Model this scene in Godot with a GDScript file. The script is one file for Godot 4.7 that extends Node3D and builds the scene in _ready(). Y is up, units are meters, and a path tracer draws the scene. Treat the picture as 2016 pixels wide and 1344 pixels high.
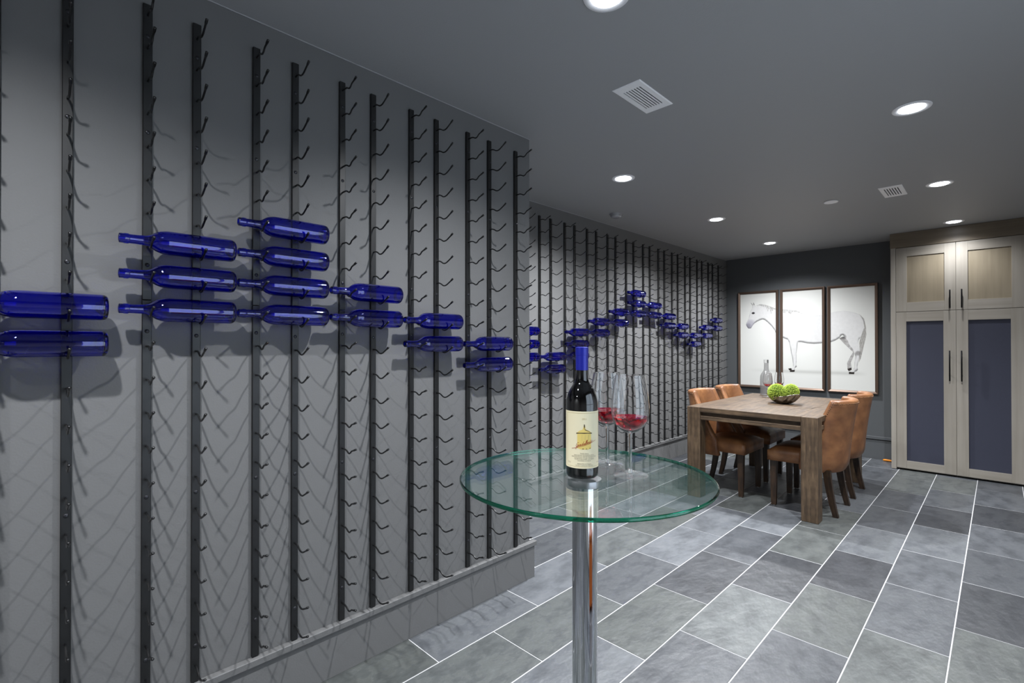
extends Node3D
# A grey wine room: two walls of steel bottle rails, a glass bar table, a dining table with leather chairs.
# Units are metres. The long walls run along z, the camera stands at x = 0, z = 0.

const CEIL := 2.44          # ceiling height
const XW := -1.857          # face of the near (left) rack wall
const XF := -2.644          # face of the far rack wall, set back behind the near one
const ZEND := -2.0          # where the near wall ends
const ZB := -6.805          # face of the back wall
const ZC := -6.397          # face of the built-in cabinet
const XR := 0.95            # right wall
const ZR := 2.2             # wall behind the camera
const HOOK_TOP := 2.2866    # height of the top hook of a body rail
const STEP := 0.1016        # distance between two hooks
const ORD := ["first", "second", "third", "fourth", "fifth", "sixth", "seventh", "eighth", "ninth", "tenth", "eleventh", "twelfth", "thirteenth", "fourteenth", "fifteenth", "sixteenth", "seventeenth", "eighteenth", "nineteenth", "twentieth", "twenty-first", "twenty-second", "twenty-third", "twenty-fourth", "twenty-fifth"]

var M := {}
var rng := RandomNumberGenerator.new()
var names := {}

# ------------------------------------------------------------------ nodes
func numbered(called: String) -> String:
	if not names.has(called):
		names[called] = 0
		return called
	names[called] += 1
	return "%s_%03d" % [called, names[called]]

func thing(called: String, label: String, category: String, at := Vector3.ZERO, turn := 0.0, group := "") -> Node3D:
	var o := Node3D.new()
	o.name = numbered(called)
	add_child(o)
	o.position = at
	o.rotation.y = turn
	tag(o, label, category, group)
	return o

func tag(o: Node3D, label: String, category: String, group := "") -> void:
	o.set_meta("label", label)
	o.set_meta("category", category)
	if group != "":
		o.set_meta("group", group)

func struct(called: String, label: String) -> Node3D:
	var o := Node3D.new()
	o.name = numbered(called)
	add_child(o)
	o.set_meta("kind", "structure")
	o.set_meta("label", label)
	return o

func part(parent: Node3D, called: String, mesh: Mesh, m: Material, at := Vector3.ZERO, rot := Vector3.ZERO) -> MeshInstance3D:
	var o := MeshInstance3D.new()
	o.mesh = mesh
	o.material_override = m
	o.name = called
	o.position = at
	o.rotation = rot
	parent.add_child(o, true)
	return o

# ------------------------------------------------------------------ shapes
func tri(st: SurfaceTool, a: Vector3, b: Vector3, c: Vector3, out: Vector3, ua := Vector2.ZERO, ub := Vector2.ZERO, uc := Vector2.ZERO) -> void:
	if (a - c).cross(a - b).dot(out) < 0.0:
		var t := b
		b = c
		c = t
		var u := ub
		ub = uc
		uc = u
	st.set_uv(ua); st.add_vertex(a)
	st.set_uv(ub); st.add_vertex(b)
	st.set_uv(uc); st.add_vertex(c)

func quad(st: SurfaceTool, a: Vector3, b: Vector3, c: Vector3, d: Vector3, out: Vector3, uvs := []) -> void:
	if uvs.is_empty():
		uvs = [Vector2.ZERO, Vector2.ZERO, Vector2.ZERO, Vector2.ZERO]
	tri(st, a, b, c, out, uvs[0], uvs[1], uvs[2])
	tri(st, a, c, d, out, uvs[0], uvs[2], uvs[3])

func begin(smooth := false) -> SurfaceTool:
	var st := SurfaceTool.new()
	st.begin(Mesh.PRIMITIVE_TRIANGLES)
	st.set_smooth_group(0 if smooth else 4294967295)
	return st

func done(st: SurfaceTool) -> ArrayMesh:
	st.generate_normals()
	return st.commit()

# A box with chamfered edges; u runs along its longest side, in metres.
func add_box(st: SurfaceTool, s: Vector3, c: Vector3, bev := 0.002, turn := Basis.IDENTITY, seed_uv := Vector2.ZERO) -> void:
	var h := s * 0.5
	bev = minf(bev, minf(h.x, minf(h.y, h.z)) * 0.8)
	var long := 0
	if s.y >= s.x and s.y >= s.z:
		long = 1
	elif s.z >= s.x and s.z >= s.y:
		long = 2
	var corner := func(sx: float, sy: float, sz: float, ax: int) -> Vector3:
		var p := Vector3(sx * (h.x - (bev if ax != 0 else 0.0)), sy * (h.y - (bev if ax != 1 else 0.0)), sz * (h.z - (bev if ax != 2 else 0.0)))
		return p
	var put := func(pts: Array, out: Vector3, ax: int) -> void:
		var uvs := []
		var q := []
		for p: Vector3 in pts:
			var a := long
			var b := 3 - ax - long
			if ax == long:
				a = (ax + 1) % 3
				b = (ax + 2) % 3
			uvs.append(Vector2(p[a], p[b] + 0.13 * ax) + seed_uv)
			q.append(turn * p + c)
		if q.size() == 4:
			quad(st, q[0], q[1], q[2], q[3], turn * out, uvs)
		else:
			tri(st, q[0], q[1], q[2], turn * out, uvs[0], uvs[1], uvs[2])
	for ax in 3:
		var o1 := (ax + 1) % 3
		var o2 := (ax + 2) % 3
		for sg in [-1.0, 1.0]:
			var pts := []
			for k in [[-1, -1], [1, -1], [1, 1], [-1, 1]]:
				var v := Vector3.ZERO
				v[ax] = sg
				v[o1] = k[0]
				v[o2] = k[1]
				pts.append(corner.call(v.x, v.y, v.z, ax))
			var n := Vector3.ZERO
			n[ax] = sg
			put.call(pts, n, ax)
	for ax in 3:                       # edges along axis ax
		var o1 := (ax + 1) % 3
		var o2 := (ax + 2) % 3
		for s1 in [-1.0, 1.0]:
			for s2 in [-1.0, 1.0]:
				var v := Vector3.ZERO
				v[o1] = s1
				v[o2] = s2
				var e := []
				for k in [[-1.0, o1], [1.0, o1], [1.0, o2], [-1.0, o2]]:
					var w := v
					w[ax] = k[0]
					e.append(corner.call(w.x, w.y, w.z, k[1]))
				put.call(e, v, o1)
	for sx in [-1.0, 1.0]:
		for sy in [-1.0, 1.0]:
			for sz in [-1.0, 1.0]:
				put.call([corner.call(sx, sy, sz, 0), corner.call(sx, sy, sz, 1), corner.call(sx, sy, sz, 2)], Vector3(sx, sy, sz), 0)

func box(s: Vector3, bev := 0.002, seed_uv := Vector2.ZERO) -> ArrayMesh:
	var st := begin()
	add_box(st, s, Vector3.ZERO, bev, Basis.IDENTITY, seed_uv)
	return done(st)

# A box between two corners, as a part.
func slab(parent: Node3D, called: String, lo: Vector3, hi: Vector3, m: Material, bev := 0.002, seed_uv := Vector2.ZERO) -> MeshInstance3D:
	return part(parent, called, box((hi - lo).abs(), bev, seed_uv), m, (lo + hi) * 0.5)

# Profiles (radius, height), each smooth in itself, turned about y.  Outer faces run upward, inner ones downward.
func lathe(profiles: Array, segs := 32) -> ArrayMesh:
	var pos := PackedVector3Array()
	var nor := PackedVector3Array()
	var uv := PackedVector2Array()
	var idx := PackedInt32Array()
	for pr in profiles:
		var n: int = pr.size()
		var base := pos.size()
		for i in n:
			var a: Vector2 = pr[maxi(i - 1, 0)]
			var b: Vector2 = pr[mini(i + 1, n - 1)]
			var d := (b - a).normalized()
			for k in segs + 1:
				var t := TAU * k / segs
				pos.append(Vector3(cos(t) * pr[i].x, pr[i].y, sin(t) * pr[i].x))
				nor.append(Vector3(cos(t) * d.y, -d.x, sin(t) * d.y))
				uv.append(Vector2(float(k) / segs, pr[i].y))
		for i in n - 1:
			for k in segs:
				var q := base + i * (segs + 1) + k
				idx.append_array([q, q + segs + 1, q + 1, q + 1, q + segs + 1, q + segs + 2])
	# clockwise front faces
	for f in range(0, idx.size(), 3):
		var a := pos[idx[f]]
		var b := pos[idx[f + 1]]
		var c := pos[idx[f + 2]]
		if (a - c).cross(a - b).dot(nor[idx[f]] + nor[idx[f + 1]] + nor[idx[f + 2]]) < 0.0:
			var t := idx[f + 1]
			idx[f + 1] = idx[f + 2]
			idx[f + 2] = t
	return arrays(pos, nor, uv, idx)

func arrays(pos: PackedVector3Array, nor: PackedVector3Array, uv: PackedVector2Array, idx: PackedInt32Array) -> ArrayMesh:
	var arr := []
	arr.resize(Mesh.ARRAY_MAX)
	arr[Mesh.ARRAY_VERTEX] = pos
	arr[Mesh.ARRAY_NORMAL] = nor
	arr[Mesh.ARRAY_TEX_UV] = uv
	arr[Mesh.ARRAY_INDEX] = idx
	var me := ArrayMesh.new()
	me.add_surface_from_arrays(Mesh.PRIMITIVE_TRIANGLES, arr)
	return me

# A rod along a line of points, with a radius at each, closed at both ends.
func add_tube(st: SurfaceTool, pts: Array, radii: Array, sides := 8) -> void:
	var rings := []
	var up := Vector3(0.123, 0.2, 0.97).normalized()
	for i in pts.size():
		var d: Vector3 = (pts[mini(i + 1, pts.size() - 1)] - pts[maxi(i - 1, 0)]).normalized()
		var x := d.cross(up).normalized()
		up = x.cross(d).normalized()
		var ring := []
		for k in sides:
			var t := TAU * k / sides
			ring.append(pts[i] + (x * cos(t) + up * sin(t)) * radii[i])
		rings.append(ring)
	for i in pts.size() - 1:
		for k in sides:
			var j := (k + 1) % sides
			var mid: Vector3 = (rings[i][k] + rings[i][j]) * 0.5 - pts[i]
			quad(st, rings[i][k], rings[i][j], rings[i + 1][j], rings[i + 1][k], mid)
	for e in [0, pts.size() - 1]:
		var out: Vector3 = pts[e] - pts[1 if e == 0 else e - 1]
		var tip: Vector3 = pts[e] + out.normalized() * radii[e] * 0.6
		for k in sides:
			tri(st, tip, rings[e][k], rings[e][(k + 1) % sides], out)

func tube(pts: Array, radii: Array, sides := 8) -> ArrayMesh:
	var st := begin(true)
	add_tube(st, pts, radii, sides)
	return done(st)

func smooth_line(pts: Array, steps := 4) -> Array:
	var out := []
	for i in pts.size() - 1:
		var p0: Vector3 = pts[maxi(i - 1, 0)]
		var p3: Vector3 = pts[mini(i + 2, pts.size() - 1)]
		for k in steps:
			out.append(pts[i].cubic_interpolate(pts[i + 1], p0, p3, float(k) / steps))
	out.append(pts[-1])
	return out

func sphere(r: float, segs := 16, squash := 1.0) -> ArrayMesh:
	var pr := PackedVector2Array()
	for i in segs / 2 + 1:
		var t := -PI / 2 + PI * i / (segs / 2)
		pr.append(Vector2(cos(t) * r, sin(t) * r * squash))
	return lathe([pr], segs)

# ------------------------------------------------------------------ materials
func noise(freq: float, octaves := 4, kind := FastNoiseLite.TYPE_SIMPLEX_SMOOTH, seed_ := 1) -> FastNoiseLite:
	var n := FastNoiseLite.new()
	n.noise_type = kind
	n.frequency = freq
	n.fractal_octaves = octaves
	n.seed = seed_
	return n

func grainy(freq: float, seed_: int) -> FastNoiseLite:
	var n := noise(freq, 8, FastNoiseLite.TYPE_SIMPLEX_SMOOTH, seed_)
	n.fractal_gain = 0.68
	return n

func ramp(stops: Array) -> Gradient:
	var g := Gradient.new()
	var o := PackedFloat32Array()
	var c := PackedColorArray()
	for s in stops:
		o.append(s[0])
		c.append(s[1])
	g.offsets = o
	g.colors = c
	return g

func noise_tex(n: FastNoiseLite, stops: Array, size := 512, normal := false, bump := 4.0) -> NoiseTexture2D:
	var t := NoiseTexture2D.new()
	t.width = size
	t.height = size
	t.seamless = true
	t.noise = n
	if normal:
		t.as_normal_map = true
		t.bump_strength = bump
	else:
		t.color_ramp = ramp(stops)
	return t

func mat(called: String, col: Color, rough := 0.5, metal := 0.0, spec := 0.5) -> StandardMaterial3D:
	var m := StandardMaterial3D.new()
	m.resource_name = called
	m.albedo_color = col
	m.roughness = rough
	m.metallic = metal
	m.metallic_specular = spec
	M[called] = m
	return m

func glass(called: String, col: Color, scale := 0.05) -> StandardMaterial3D:
	var m := mat(called, Color(col, 0.0), 0.0)
	m.transparency = BaseMaterial3D.TRANSPARENCY_ALPHA
	m.refraction_enabled = true
	m.refraction_scale = scale
	return m

func pane(called: String, col: Color, alpha: float, rough := 0.0) -> StandardMaterial3D:
	var m := mat(called, Color(col, alpha), rough)
	m.transparency = BaseMaterial3D.TRANSPARENCY_ALPHA
	return m

func world_tex(m: StandardMaterial3D, tex: Texture2D, per_metre: float) -> void:
	m.albedo_texture = tex
	m.uv1_triplanar = true
	m.uv1_world_triplanar = true
	m.uv1_scale = Vector3.ONE * per_metre

# Wood grain: streaks along u, drawn pixel by pixel.
func wood_image(w: int, h: int, dark: Color, light: Color, seed_: int, pores: float) -> ImageTexture:
	var img := Image.create(w, h, true, Image.FORMAT_RGB8)
	var a := noise(0.012, 4, FastNoiseLite.TYPE_SIMPLEX_SMOOTH, seed_)
	var b := noise(0.09, 2, FastNoiseLite.TYPE_SIMPLEX_SMOOTH, seed_ + 7)
	var c := noise(0.006, 3, FastNoiseLite.TYPE_SIMPLEX_SMOOTH, seed_ + 13)
	for y in h:
		for x in w:
			var mx := absf(x - w * 0.5)          # mirrored, so that repeats meet without a seam
			var my := absf(y - h * 0.5)
			var v := 0.5 + 0.55 * a.get_noise_2d(mx * 0.22, my * 2.6) + 0.35 * c.get_noise_2d(mx, my * 1.5)
			var p := b.get_noise_2d(mx * 0.12, my * 4.0)
			v -= maxf(0.0, p - 0.25) * pores
			img.set_pixel(x, y, dark.lerp(light, clampf(v, 0.0, 1.0)))
	img.generate_mipmaps()
	return ImageTexture.create_from_image(img)

func make_materials() -> void:
	var fine := noise_tex(noise(0.09, 3, FastNoiseLite.TYPE_SIMPLEX_SMOOTH, 5), [], 512, true, 1.2)
	for w in [["wall", Color(0.42, 0.42, 0.42)], ["ceiling", Color(0.60, 0.605, 0.61)], ["accent", Color(0.32, 0.33, 0.338)], ["board", Color(0.42, 0.42, 0.42)], ["white_wall", Color(0.62, 0.62, 0.615)]]:
		var m := mat(w[0], w[1], 0.55, 0.0, 0.4)
		m.normal_enabled = true
		m.normal_texture = fine
		m.normal_scale = 0.25
		m.uv1_triplanar = true
		m.uv1_world_triplanar = true
		m.uv1_scale = Vector3.ONE * 2.6
	mat("line", Color(0.62, 0.62, 0.63), 0.6)
	mat("grout", Color(0.74, 0.74, 0.745), 0.85)
	# slate
	var veins := [
		noise_tex(grainy(0.005, 21), [[0.0, Color(0.68, 0.69, 0.70)], [0.40, Color(0.83, 0.84, 0.85)], [0.55, Color(0.90, 0.91, 0.92)], [1.0, Color(1.0, 1.0, 1.0)]], 1024),
		noise_tex(grainy(0.007, 33), [[0.0, Color(0.70, 0.71, 0.72)], [0.45, Color(0.84, 0.85, 0.86)], [0.5, Color(0.93, 0.93, 0.93)], [0.535, Color(0.85, 0.86, 0.86)], [1.0, Color(0.95, 0.96, 0.97)]], 1024),
	]
	var cleft := noise_tex(noise(0.012, 6, FastNoiseLite.TYPE_SIMPLEX_SMOOTH, 77), [], 1024, true, 6.0)
	var tones := [Color(0.42, 0.428, 0.44), Color(0.39, 0.398, 0.41), Color(0.365, 0.372, 0.384), Color(0.335, 0.342, 0.355), Color(0.27, 0.275, 0.287), Color(0.395, 0.405, 0.40), Color(0.44, 0.448, 0.46), Color(0.365, 0.375, 0.366)]
	for i in tones.size():
		for v in 2:
			var m := mat("slate_%d_%d" % [i, v], tones[i], 0.42, 0.0, 0.5)
			world_tex(m, veins[v], 1.0 + 0.2 * (i % 3))
			m.uv1_scale = Vector3(0.9, 0.9, 0.5) * (1.0 + 0.2 * (i % 3))
			m.uv1_offset = Vector3(0.37 * i, 0.0, 0.23 * i + 0.5 * v)
			m.normal_enabled = true
			m.normal_texture = cleft
			m.normal_scale = 0.35
	# metals
	mat("steel", Color(0.036, 0.037, 0.041), 0.42, 0.0, 0.55)
	mat("hook", Color(0.04, 0.04, 0.045), 0.3, 0.0, 0.6)
	mat("bolt", Color(0.20, 0.20, 0.215), 0.3, 0.6)
	mat("chrome", Color(0.86, 0.87, 0.89), 0.05, 1.0)
	mat("brushed", Color(0.72, 0.72, 0.73), 0.28, 1.0)
	mat("pewter", Color(0.55, 0.52, 0.48), 0.25, 1.0)
	mat("bronze", Color(0.40, 0.33, 0.285), 0.35, 0.6)
	mat("handle", Color(0.10, 0.10, 0.11), 0.35, 0.8)
	mat("white", Color(0.93, 0.93, 0.935), 0.5)
	mat("trim_ring", Color(0.90, 0.90, 0.91), 0.3, 0.0)
	mat("slot", Color(0.035, 0.035, 0.04), 0.9)
	mat("plastic", Color(0.60, 0.60, 0.61), 0.2)
	mat("galvanised", Color(0.45, 0.45, 0.46), 0.7)
	var lens := mat("lens", Color(0.95, 0.96, 1.0), 0.4)
	lens.emission_enabled = true
	lens.emission = Color(0.95, 0.97, 1.0)
	lens.emission_energy_multiplier = 9.0
	# glass
	glass("blue_glass", Color(0.13, 0.19, 0.91), 0.07)
	glass("clear_glass", Color(1.0, 1.0, 1.0))
	glass("red_wine", Color(1.0, 0.07, 0.21), 0.034)
	pane("table_pane", Color(0.45, 0.75, 0.70), 0.02)
	glass("table_edge", Color(0.16, 0.62, 0.48))
	pane("thin_glass", Color(0.95, 0.97, 0.97), 0.06)
	pane("window_pane", Color(1, 1, 1), 0.02)
	pane("frosted", Color(0.50, 0.50, 0.50), 0.45, 0.12)
	var dark := mat("dark_glass", Color(0.012, 0.010, 0.012), 0.04, 0.0, 0.6)
	dark.clearcoat_enabled = true
	dark.clearcoat = 0.5
	dark.clearcoat_roughness = 0.03
	mat("foil", Color(0.13, 0.16, 0.62), 0.32, 0.25)
	mat("paper", Color(0.90, 0.86, 0.73), 0.7)
	mat("ink_grey", Color(0.50, 0.47, 0.40), 0.8)
	mat("ink_red", Color(0.66, 0.26, 0.16), 0.7)
	mat("ink_gold", Color(0.88, 0.78, 0.44), 0.7)
	mat("ink_dark", Color(0.28, 0.22, 0.16), 0.7)
	mat("ink_tan", Color(0.74, 0.68, 0.48), 0.8)
	# wood, leather, cloth
	var oak := wood_image(1024, 512, Color(0.215, 0.165, 0.118), Color(0.44, 0.362, 0.275), 3, 1.1)
	var m2 := mat("oak", Color(1, 1, 1), 0.5)
	m2.albedo_texture = oak
	m2.uv1_scale = Vector3(1.1, 2.2, 1)
	var wal := mat("walnut", Color(0.62, 0.56, 0.52), 0.42)
	wal.albedo_texture = oak
	wal.uv1_scale = Vector3(2.0, 4.0, 1)
	var maple := wood_image(512, 512, Color(0.54, 0.515, 0.475), Color(0.62, 0.597, 0.56), 31, 0.3)
	var m3 := mat("maple", Color(1, 1, 1), 0.42)
	m3.albedo_texture = maple
	m3.uv1_scale = Vector3(0.42, 0.9, 1)
	var m4 := mat("maple_panel", Color(0.90, 0.865, 0.79), 0.45)
	m4.albedo_texture = maple
	m4.uv1_scale = Vector3(0.6, 1.1, 1)
	var m5 := mat("maple_crown", Color(0.74, 0.70, 0.64), 0.4)
	m5.albedo_texture = maple
	m5.uv1_scale = Vector3(0.9, 2.0, 1)
	var m6 := mat("orange_wood", Color(1.0, 0.56, 0.26), 0.4)
	m6.albedo_texture = maple
	m6.uv1_scale = Vector3(1.0, 2.0, 1)
	var lea := mat("leather", Color(1, 1, 1), 0.42, 0.0, 0.5)
	world_tex(lea, noise_tex(noise(0.008, 5, FastNoiseLite.TYPE_SIMPLEX_SMOOTH, 91), [[0.0, Color(0.33, 0.205, 0.125)], [0.4, Color(0.475, 0.312, 0.195)], [0.6, Color(0.545, 0.368, 0.23)], [1.0, Color(0.65, 0.465, 0.305)]], 512), 1.4)
	lea.uv1_world_triplanar = false
	lea.normal_enabled = true
	lea.normal_texture = noise_tex(noise(0.03, 4, FastNoiseLite.TYPE_CELLULAR, 12), [], 512, true, 1.5)
	lea.normal_scale = 0.2
	mat("nail", Color(0.42, 0.31, 0.22), 0.35, 0.5)
	var navy := mat("navy_cloth", Color(1, 1, 1), 0.8)
	world_tex(navy, noise_tex(noise(0.35, 2, FastNoiseLite.TYPE_SIMPLEX, 41), [[0.0, Color(0.13, 0.14, 0.19)], [0.5, Color(0.19, 0.20, 0.26)], [1.0, Color(0.30, 0.31, 0.38)]], 512), 1.6)
	mat("green_petal", Color(0.60, 0.68, 0.24), 0.6)
	mat("green_core", Color(0.26, 0.36, 0.06), 0.8)
	mat("orange_plastic", Color(0.90, 0.55, 0.10), 0.5)
	mat("rubber", Color(0.05, 0.05, 0.05), 0.8)

# ------------------------------------------------------------------ camera and light
func make_view() -> void:
	var cam := Camera3D.new()
	cam.name = "camera"
	cam.position = Vector3(0, 1.293, 0)
	cam.rotation = Vector3(0.0058868, 0.7849065, -0.0005906)
	cam.fov = rad_to_deg(2.0 * atan(672.0 / 960.07))
	cam.near = 0.05
	cam.far = 60.0
	cam.current = true
	add_child(cam)
	var env := Environment.new()
	env.background_mode = Environment.BG_COLOR
	env.background_color = Color(0.86, 0.93, 1.0)
	env.background_energy_multiplier = 3.0
	env.tonemap_mode = Environment.TONE_MAPPER_LINEAR
	env.tonemap_exposure = 1.0
	env.sdfgi_enabled = true
	env.ssao_enabled = true
	env.ssil_enabled = true
	var we := WorldEnvironment.new()
	we.name = "surroundings"
	we.environment = env
	add_child(we)

const LAMP_ENERGY := 5.2
const LAMPS := [
	[-0.909, -1.353, "recessed downlight cut by the top edge, above the glass table", 0.85],
	[-0.296, -3.049, "recessed downlight with chrome ring, nearest of the right-hand row"],
	[-1.834, -2.926, "recessed downlight nearest the end of the near rack wall", 1.3],
	[-0.296, -4.626, "recessed downlight, middle of the right-hand row beside the small vent"],
	[-1.834, -4.493, "recessed downlight, middle of the left-hand row above the dining table", 1.3],
	[-0.296, -6.152, "recessed downlight just in front of the cabinet top", 0.19],
	[-1.834, -5.974, "recessed downlight nearest the back wall with the horse prints", 1.15],
	[-0.909, 0.18, "recessed downlight overhead, out of frame to the left", 0.85],
	[-0.909, 1.7, "recessed downlight overhead, behind the viewer", 0.85],
]

func make_lamps() -> void:
	var ring := lathe([PackedVector2Array([Vector2(0.053, 0.0), Vector2(0.0545, -0.002), Vector2(0.066, -0.0045), Vector2(0.076, -0.0035), Vector2(0.078, 0.0)])], 40)
	var lens_mesh := lathe([PackedVector2Array([Vector2(0.0, -0.0100), Vector2(0.03, -0.0090), Vector2(0.045, -0.0070), Vector2(0.0525, -0.0040), Vector2(0.0535, -0.001)])], 36)
	for l in LAMPS:
		var t := thing("recessed_downlight", l[2], "downlight", Vector3(l[0], CEIL, l[1]), 0.0, "recessed ceiling downlights")
		part(t, "trim_ring", ring, M.trim_ring)
		part(t, "lens", lens_mesh, M.lens)
		var s := SpotLight3D.new()
		s.name = "beam"
		s.rotation.x = -PI / 2
		s.position.y = -0.022
		s.light_color = Color(0.975, 0.985, 1.0)
		s.light_energy = LAMP_ENERGY * (l[3] if l.size() > 3 else 1.0)
		s.light_size = 0.025
		s.spot_angle = 74.0
		s.spot_angle_attenuation = 1.0
		s.spot_range = 14.0
		s.spot_attenuation = 2.0
		s.shadow_enabled = true
		t.add_child(s)

# ------------------------------------------------------------------ room
const VENTS := [[-1.236, -1.094, -1.878, -2.183, 7, "large white slotted ceiling vent above the glass table"], [-0.629, -0.489, -4.447, -4.765, 6, "small-looking white ceiling vent far off, near the right-hand lights"]]

func make_room() -> void:
	var w := struct("wall_left", "grey painted rack wall standing forward on the left")
	slab(w, "plaster", Vector3(XF - 0.2, 0, ZEND), Vector3(XW, CEIL, ZR), M.wall, 0.004)
	w = struct("wall_far_left", "grey painted rack wall set back beyond the near wall")
	slab(w, "plaster", Vector3(XF - 0.2, 0, ZB - 0.2), Vector3(XF, CEIL, ZEND), M.wall, 0.001)
	w = struct("wall_back", "charcoal painted back wall behind the horse prints")
	slab(w, "plaster", Vector3(XF, 0, ZB - 0.2), Vector3(XR + 0.2, CEIL, ZB), M.accent, 0.001)
	w = struct("wall_right", "light grey painted wall on the right, outside the frame")
	var wz0 := -0.25
	var wz1 := -2.1
	slab(w, "plaster", Vector3(XR, 0, ZB), Vector3(XR + 0.2, CEIL, wz1), M.white_wall, 0.001)
	slab(w, "plaster", Vector3(XR, 0, wz0), Vector3(XR + 0.2, CEIL, ZR), M.white_wall, 0.001)
	slab(w, "plaster", Vector3(XR, 0, wz1), Vector3(XR + 0.2, 0.12, wz0), M.white_wall, 0.001)
	slab(w, "plaster", Vector3(XR, 2.2, wz1), Vector3(XR + 0.2, CEIL, wz0), M.white_wall, 0.001)
	w = struct("window_1", "daylit window in the right wall, outside the frame")
	for y in [0.12, 1.05, 2.15]:
		slab(w, "window_frame", Vector3(XR + 0.06, y, wz1), Vector3(XR + 0.11, y + 0.05, wz0), M.white, 0.002)
	for z in [wz0, (wz0 + wz1) / 2 + 0.025, wz1 + 0.05]:
		slab(w, "window_frame", Vector3(XR + 0.06, 0.17, z - 0.05), Vector3(XR + 0.11, 2.15, z), M.white, 0.002)
	slab(w, "pane", Vector3(XR + 0.083, 0.14, wz1 + 0.01), Vector3(XR + 0.087, 2.18, wz0 - 0.01), M.window_pane, 0.0005)
	w = struct("wall_rear", "light grey painted wall behind the viewer")
	slab(w, "plaster", Vector3(XF - 0.2, 0, ZR), Vector3(XR + 0.2, CEIL, ZR + 0.2), M.white_wall, 0.001)
	w = struct("ceiling", "smooth dark grey painted ceiling")
	var holes := []
	for v in VENTS:
		var hx: float = (v[1] - v[0]) / 2 * 0.60
		var hz: float = (v[2] - v[3]) / 2 * 0.68
		holes.append([(v[0] + v[1]) / 2 - hx, (v[0] + v[1]) / 2 + hx, (v[2] + v[3]) / 2 + hz, (v[2] + v[3]) / 2 - hz])
	var z_from := ZR + 0.2
	for h in holes:
		slab(w, "plaster", Vector3(XF - 0.2, CEIL, h[2]), Vector3(XR + 0.2, CEIL + 0.2, z_from), M.ceiling, 0.00001)
		slab(w, "plaster", Vector3(XF - 0.2, CEIL, h[3]), Vector3(h[0], CEIL + 0.2, h[2]), M.ceiling, 0.00001)
		slab(w, "plaster", Vector3(h[1], CEIL, h[3]), Vector3(XR + 0.2, CEIL + 0.2, h[2]), M.ceiling, 0.00001)
		slab(w, "duct_end", Vector3(h[0] - 0.01, CEIL + 0.2, h[3] - 0.01), Vector3(h[1] + 0.01, CEIL + 0.21, h[2] + 0.01), M.galvanised, 0.0005)
		z_from = h[3]
	slab(w, "plaster", Vector3(XF - 0.2, CEIL, ZB - 0.2), Vector3(XR + 0.2, CEIL + 0.2, z_from), M.ceiling, 0.00001)
	# baseboards: flat board under a projecting cap
	w = struct("baseboard_left", "tall grey baseboard with projecting cap under the near rails")
	slab(w, "board", Vector3(XW, 0.0, ZEND - 0.018), Vector3(XW + 0.018, 0.176, ZR), M.board, 0.001)
	slab(w, "cap", Vector3(XW, 0.176, ZEND - 0.027), Vector3(XW + 0.028, 0.2, ZR), M.board, 0.002)
	w = struct("baseboard_far_left", "tall grey baseboard with cap under the far rails")
	slab(w, "board", Vector3(XF, 0.0, ZB), Vector3(XF + 0.018, 0.2, ZEND), M.board, 0.001)
	slab(w, "cap", Vector3(XF, 0.2, ZB), Vector3(XF + 0.03, 0.225, ZEND), M.board, 0.002)
	w = struct("baseboard_back", "dark baseboard with cap below the horse prints")
	slab(w, "board", Vector3(XF + 0.018, 0.0, ZB), Vector3(-0.80, 0.215, ZB + 0.014), M.accent, 0.001)
	slab(w, "cap", Vector3(XF + 0.018, 0.222, ZB), Vector3(-0.80, 0.256, ZB + 0.028), M.accent, 0.003)
	w = struct("trim_1", "thin pale bead where the near wall meets the ceiling")
	slab(w, "bead", Vector3(XW, CEIL - 0.004, ZEND), Vector3(XW + 0.004, CEIL, ZR), M.line, 0.001)
	w = struct("trim_2", "thin pale bead where the far wall meets the ceiling")
	slab(w, "bead", Vector3(XF, CEIL - 0.004, ZB), Vector3(XF + 0.004, CEIL, ZEND), M.line, 0.001)

const TW := 0.29371
const TL := 0.60453
func make_floor() -> void:
	var f := struct("floor", "grey slate tiles laid in running bond with pale grout")
	slab(f, "grout_bed", Vector3(XF - 0.2, -0.2, ZB - 0.2), Vector3(XR + 0.2, -0.0012, ZR + 0.2), M.grout, 0.001)
	var x0 := -1.61889
	var z0 := -2.10563
	var full := {}
	for row in range(-4, 12):
		var xa := x0 + row * TW + 0.0023
		var xb := x0 + (row + 1) * TW - 0.0023
		xa = maxf(xa, XF)
		xb = minf(xb, XR)
		if xb - xa < 0.01:
			continue
		for m in range(-8, 10):
			var off := m + (0.5 if row % 2 != 0 else 0.0)
			var za := z0 - off * TL - 0.0019
			var zb := z0 - (off + 1.0) * TL + 0.0019
			za = minf(za, ZR)
			zb = maxf(zb, ZB)
			if za - zb < 0.01:
				continue
			if xb < XW and za > ZEND:
				continue
			var tone := rng.randi_range(0, 7)
			if row == 1 and m == 0 or row == 5 and m == 1 or row == 4 and m == 4:
				tone = 4
			if row == 1 and m == -1 or row == 2 and m == 2:
				tone = 7
			var key := "%.3f_%.3f" % [xb - xa, za - zb]
			if not full.has(key):
				full[key] = box(Vector3(xb - xa, 0.02, za - zb), 0.0012)
			part(f, "tile", full[key], M["slate_%d_%d" % [tone, rng.randi_range(0, 1)]], Vector3((xa + xb) / 2, -0.01 + rng.randf_range(-0.0003, 0.0003), (za + zb) / 2))

# ------------------------------------------------------------------ wine rack
var hook_neck: ArrayMesh
var hook_body: ArrayMesh
var bottle_mesh: ArrayMesh

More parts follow.
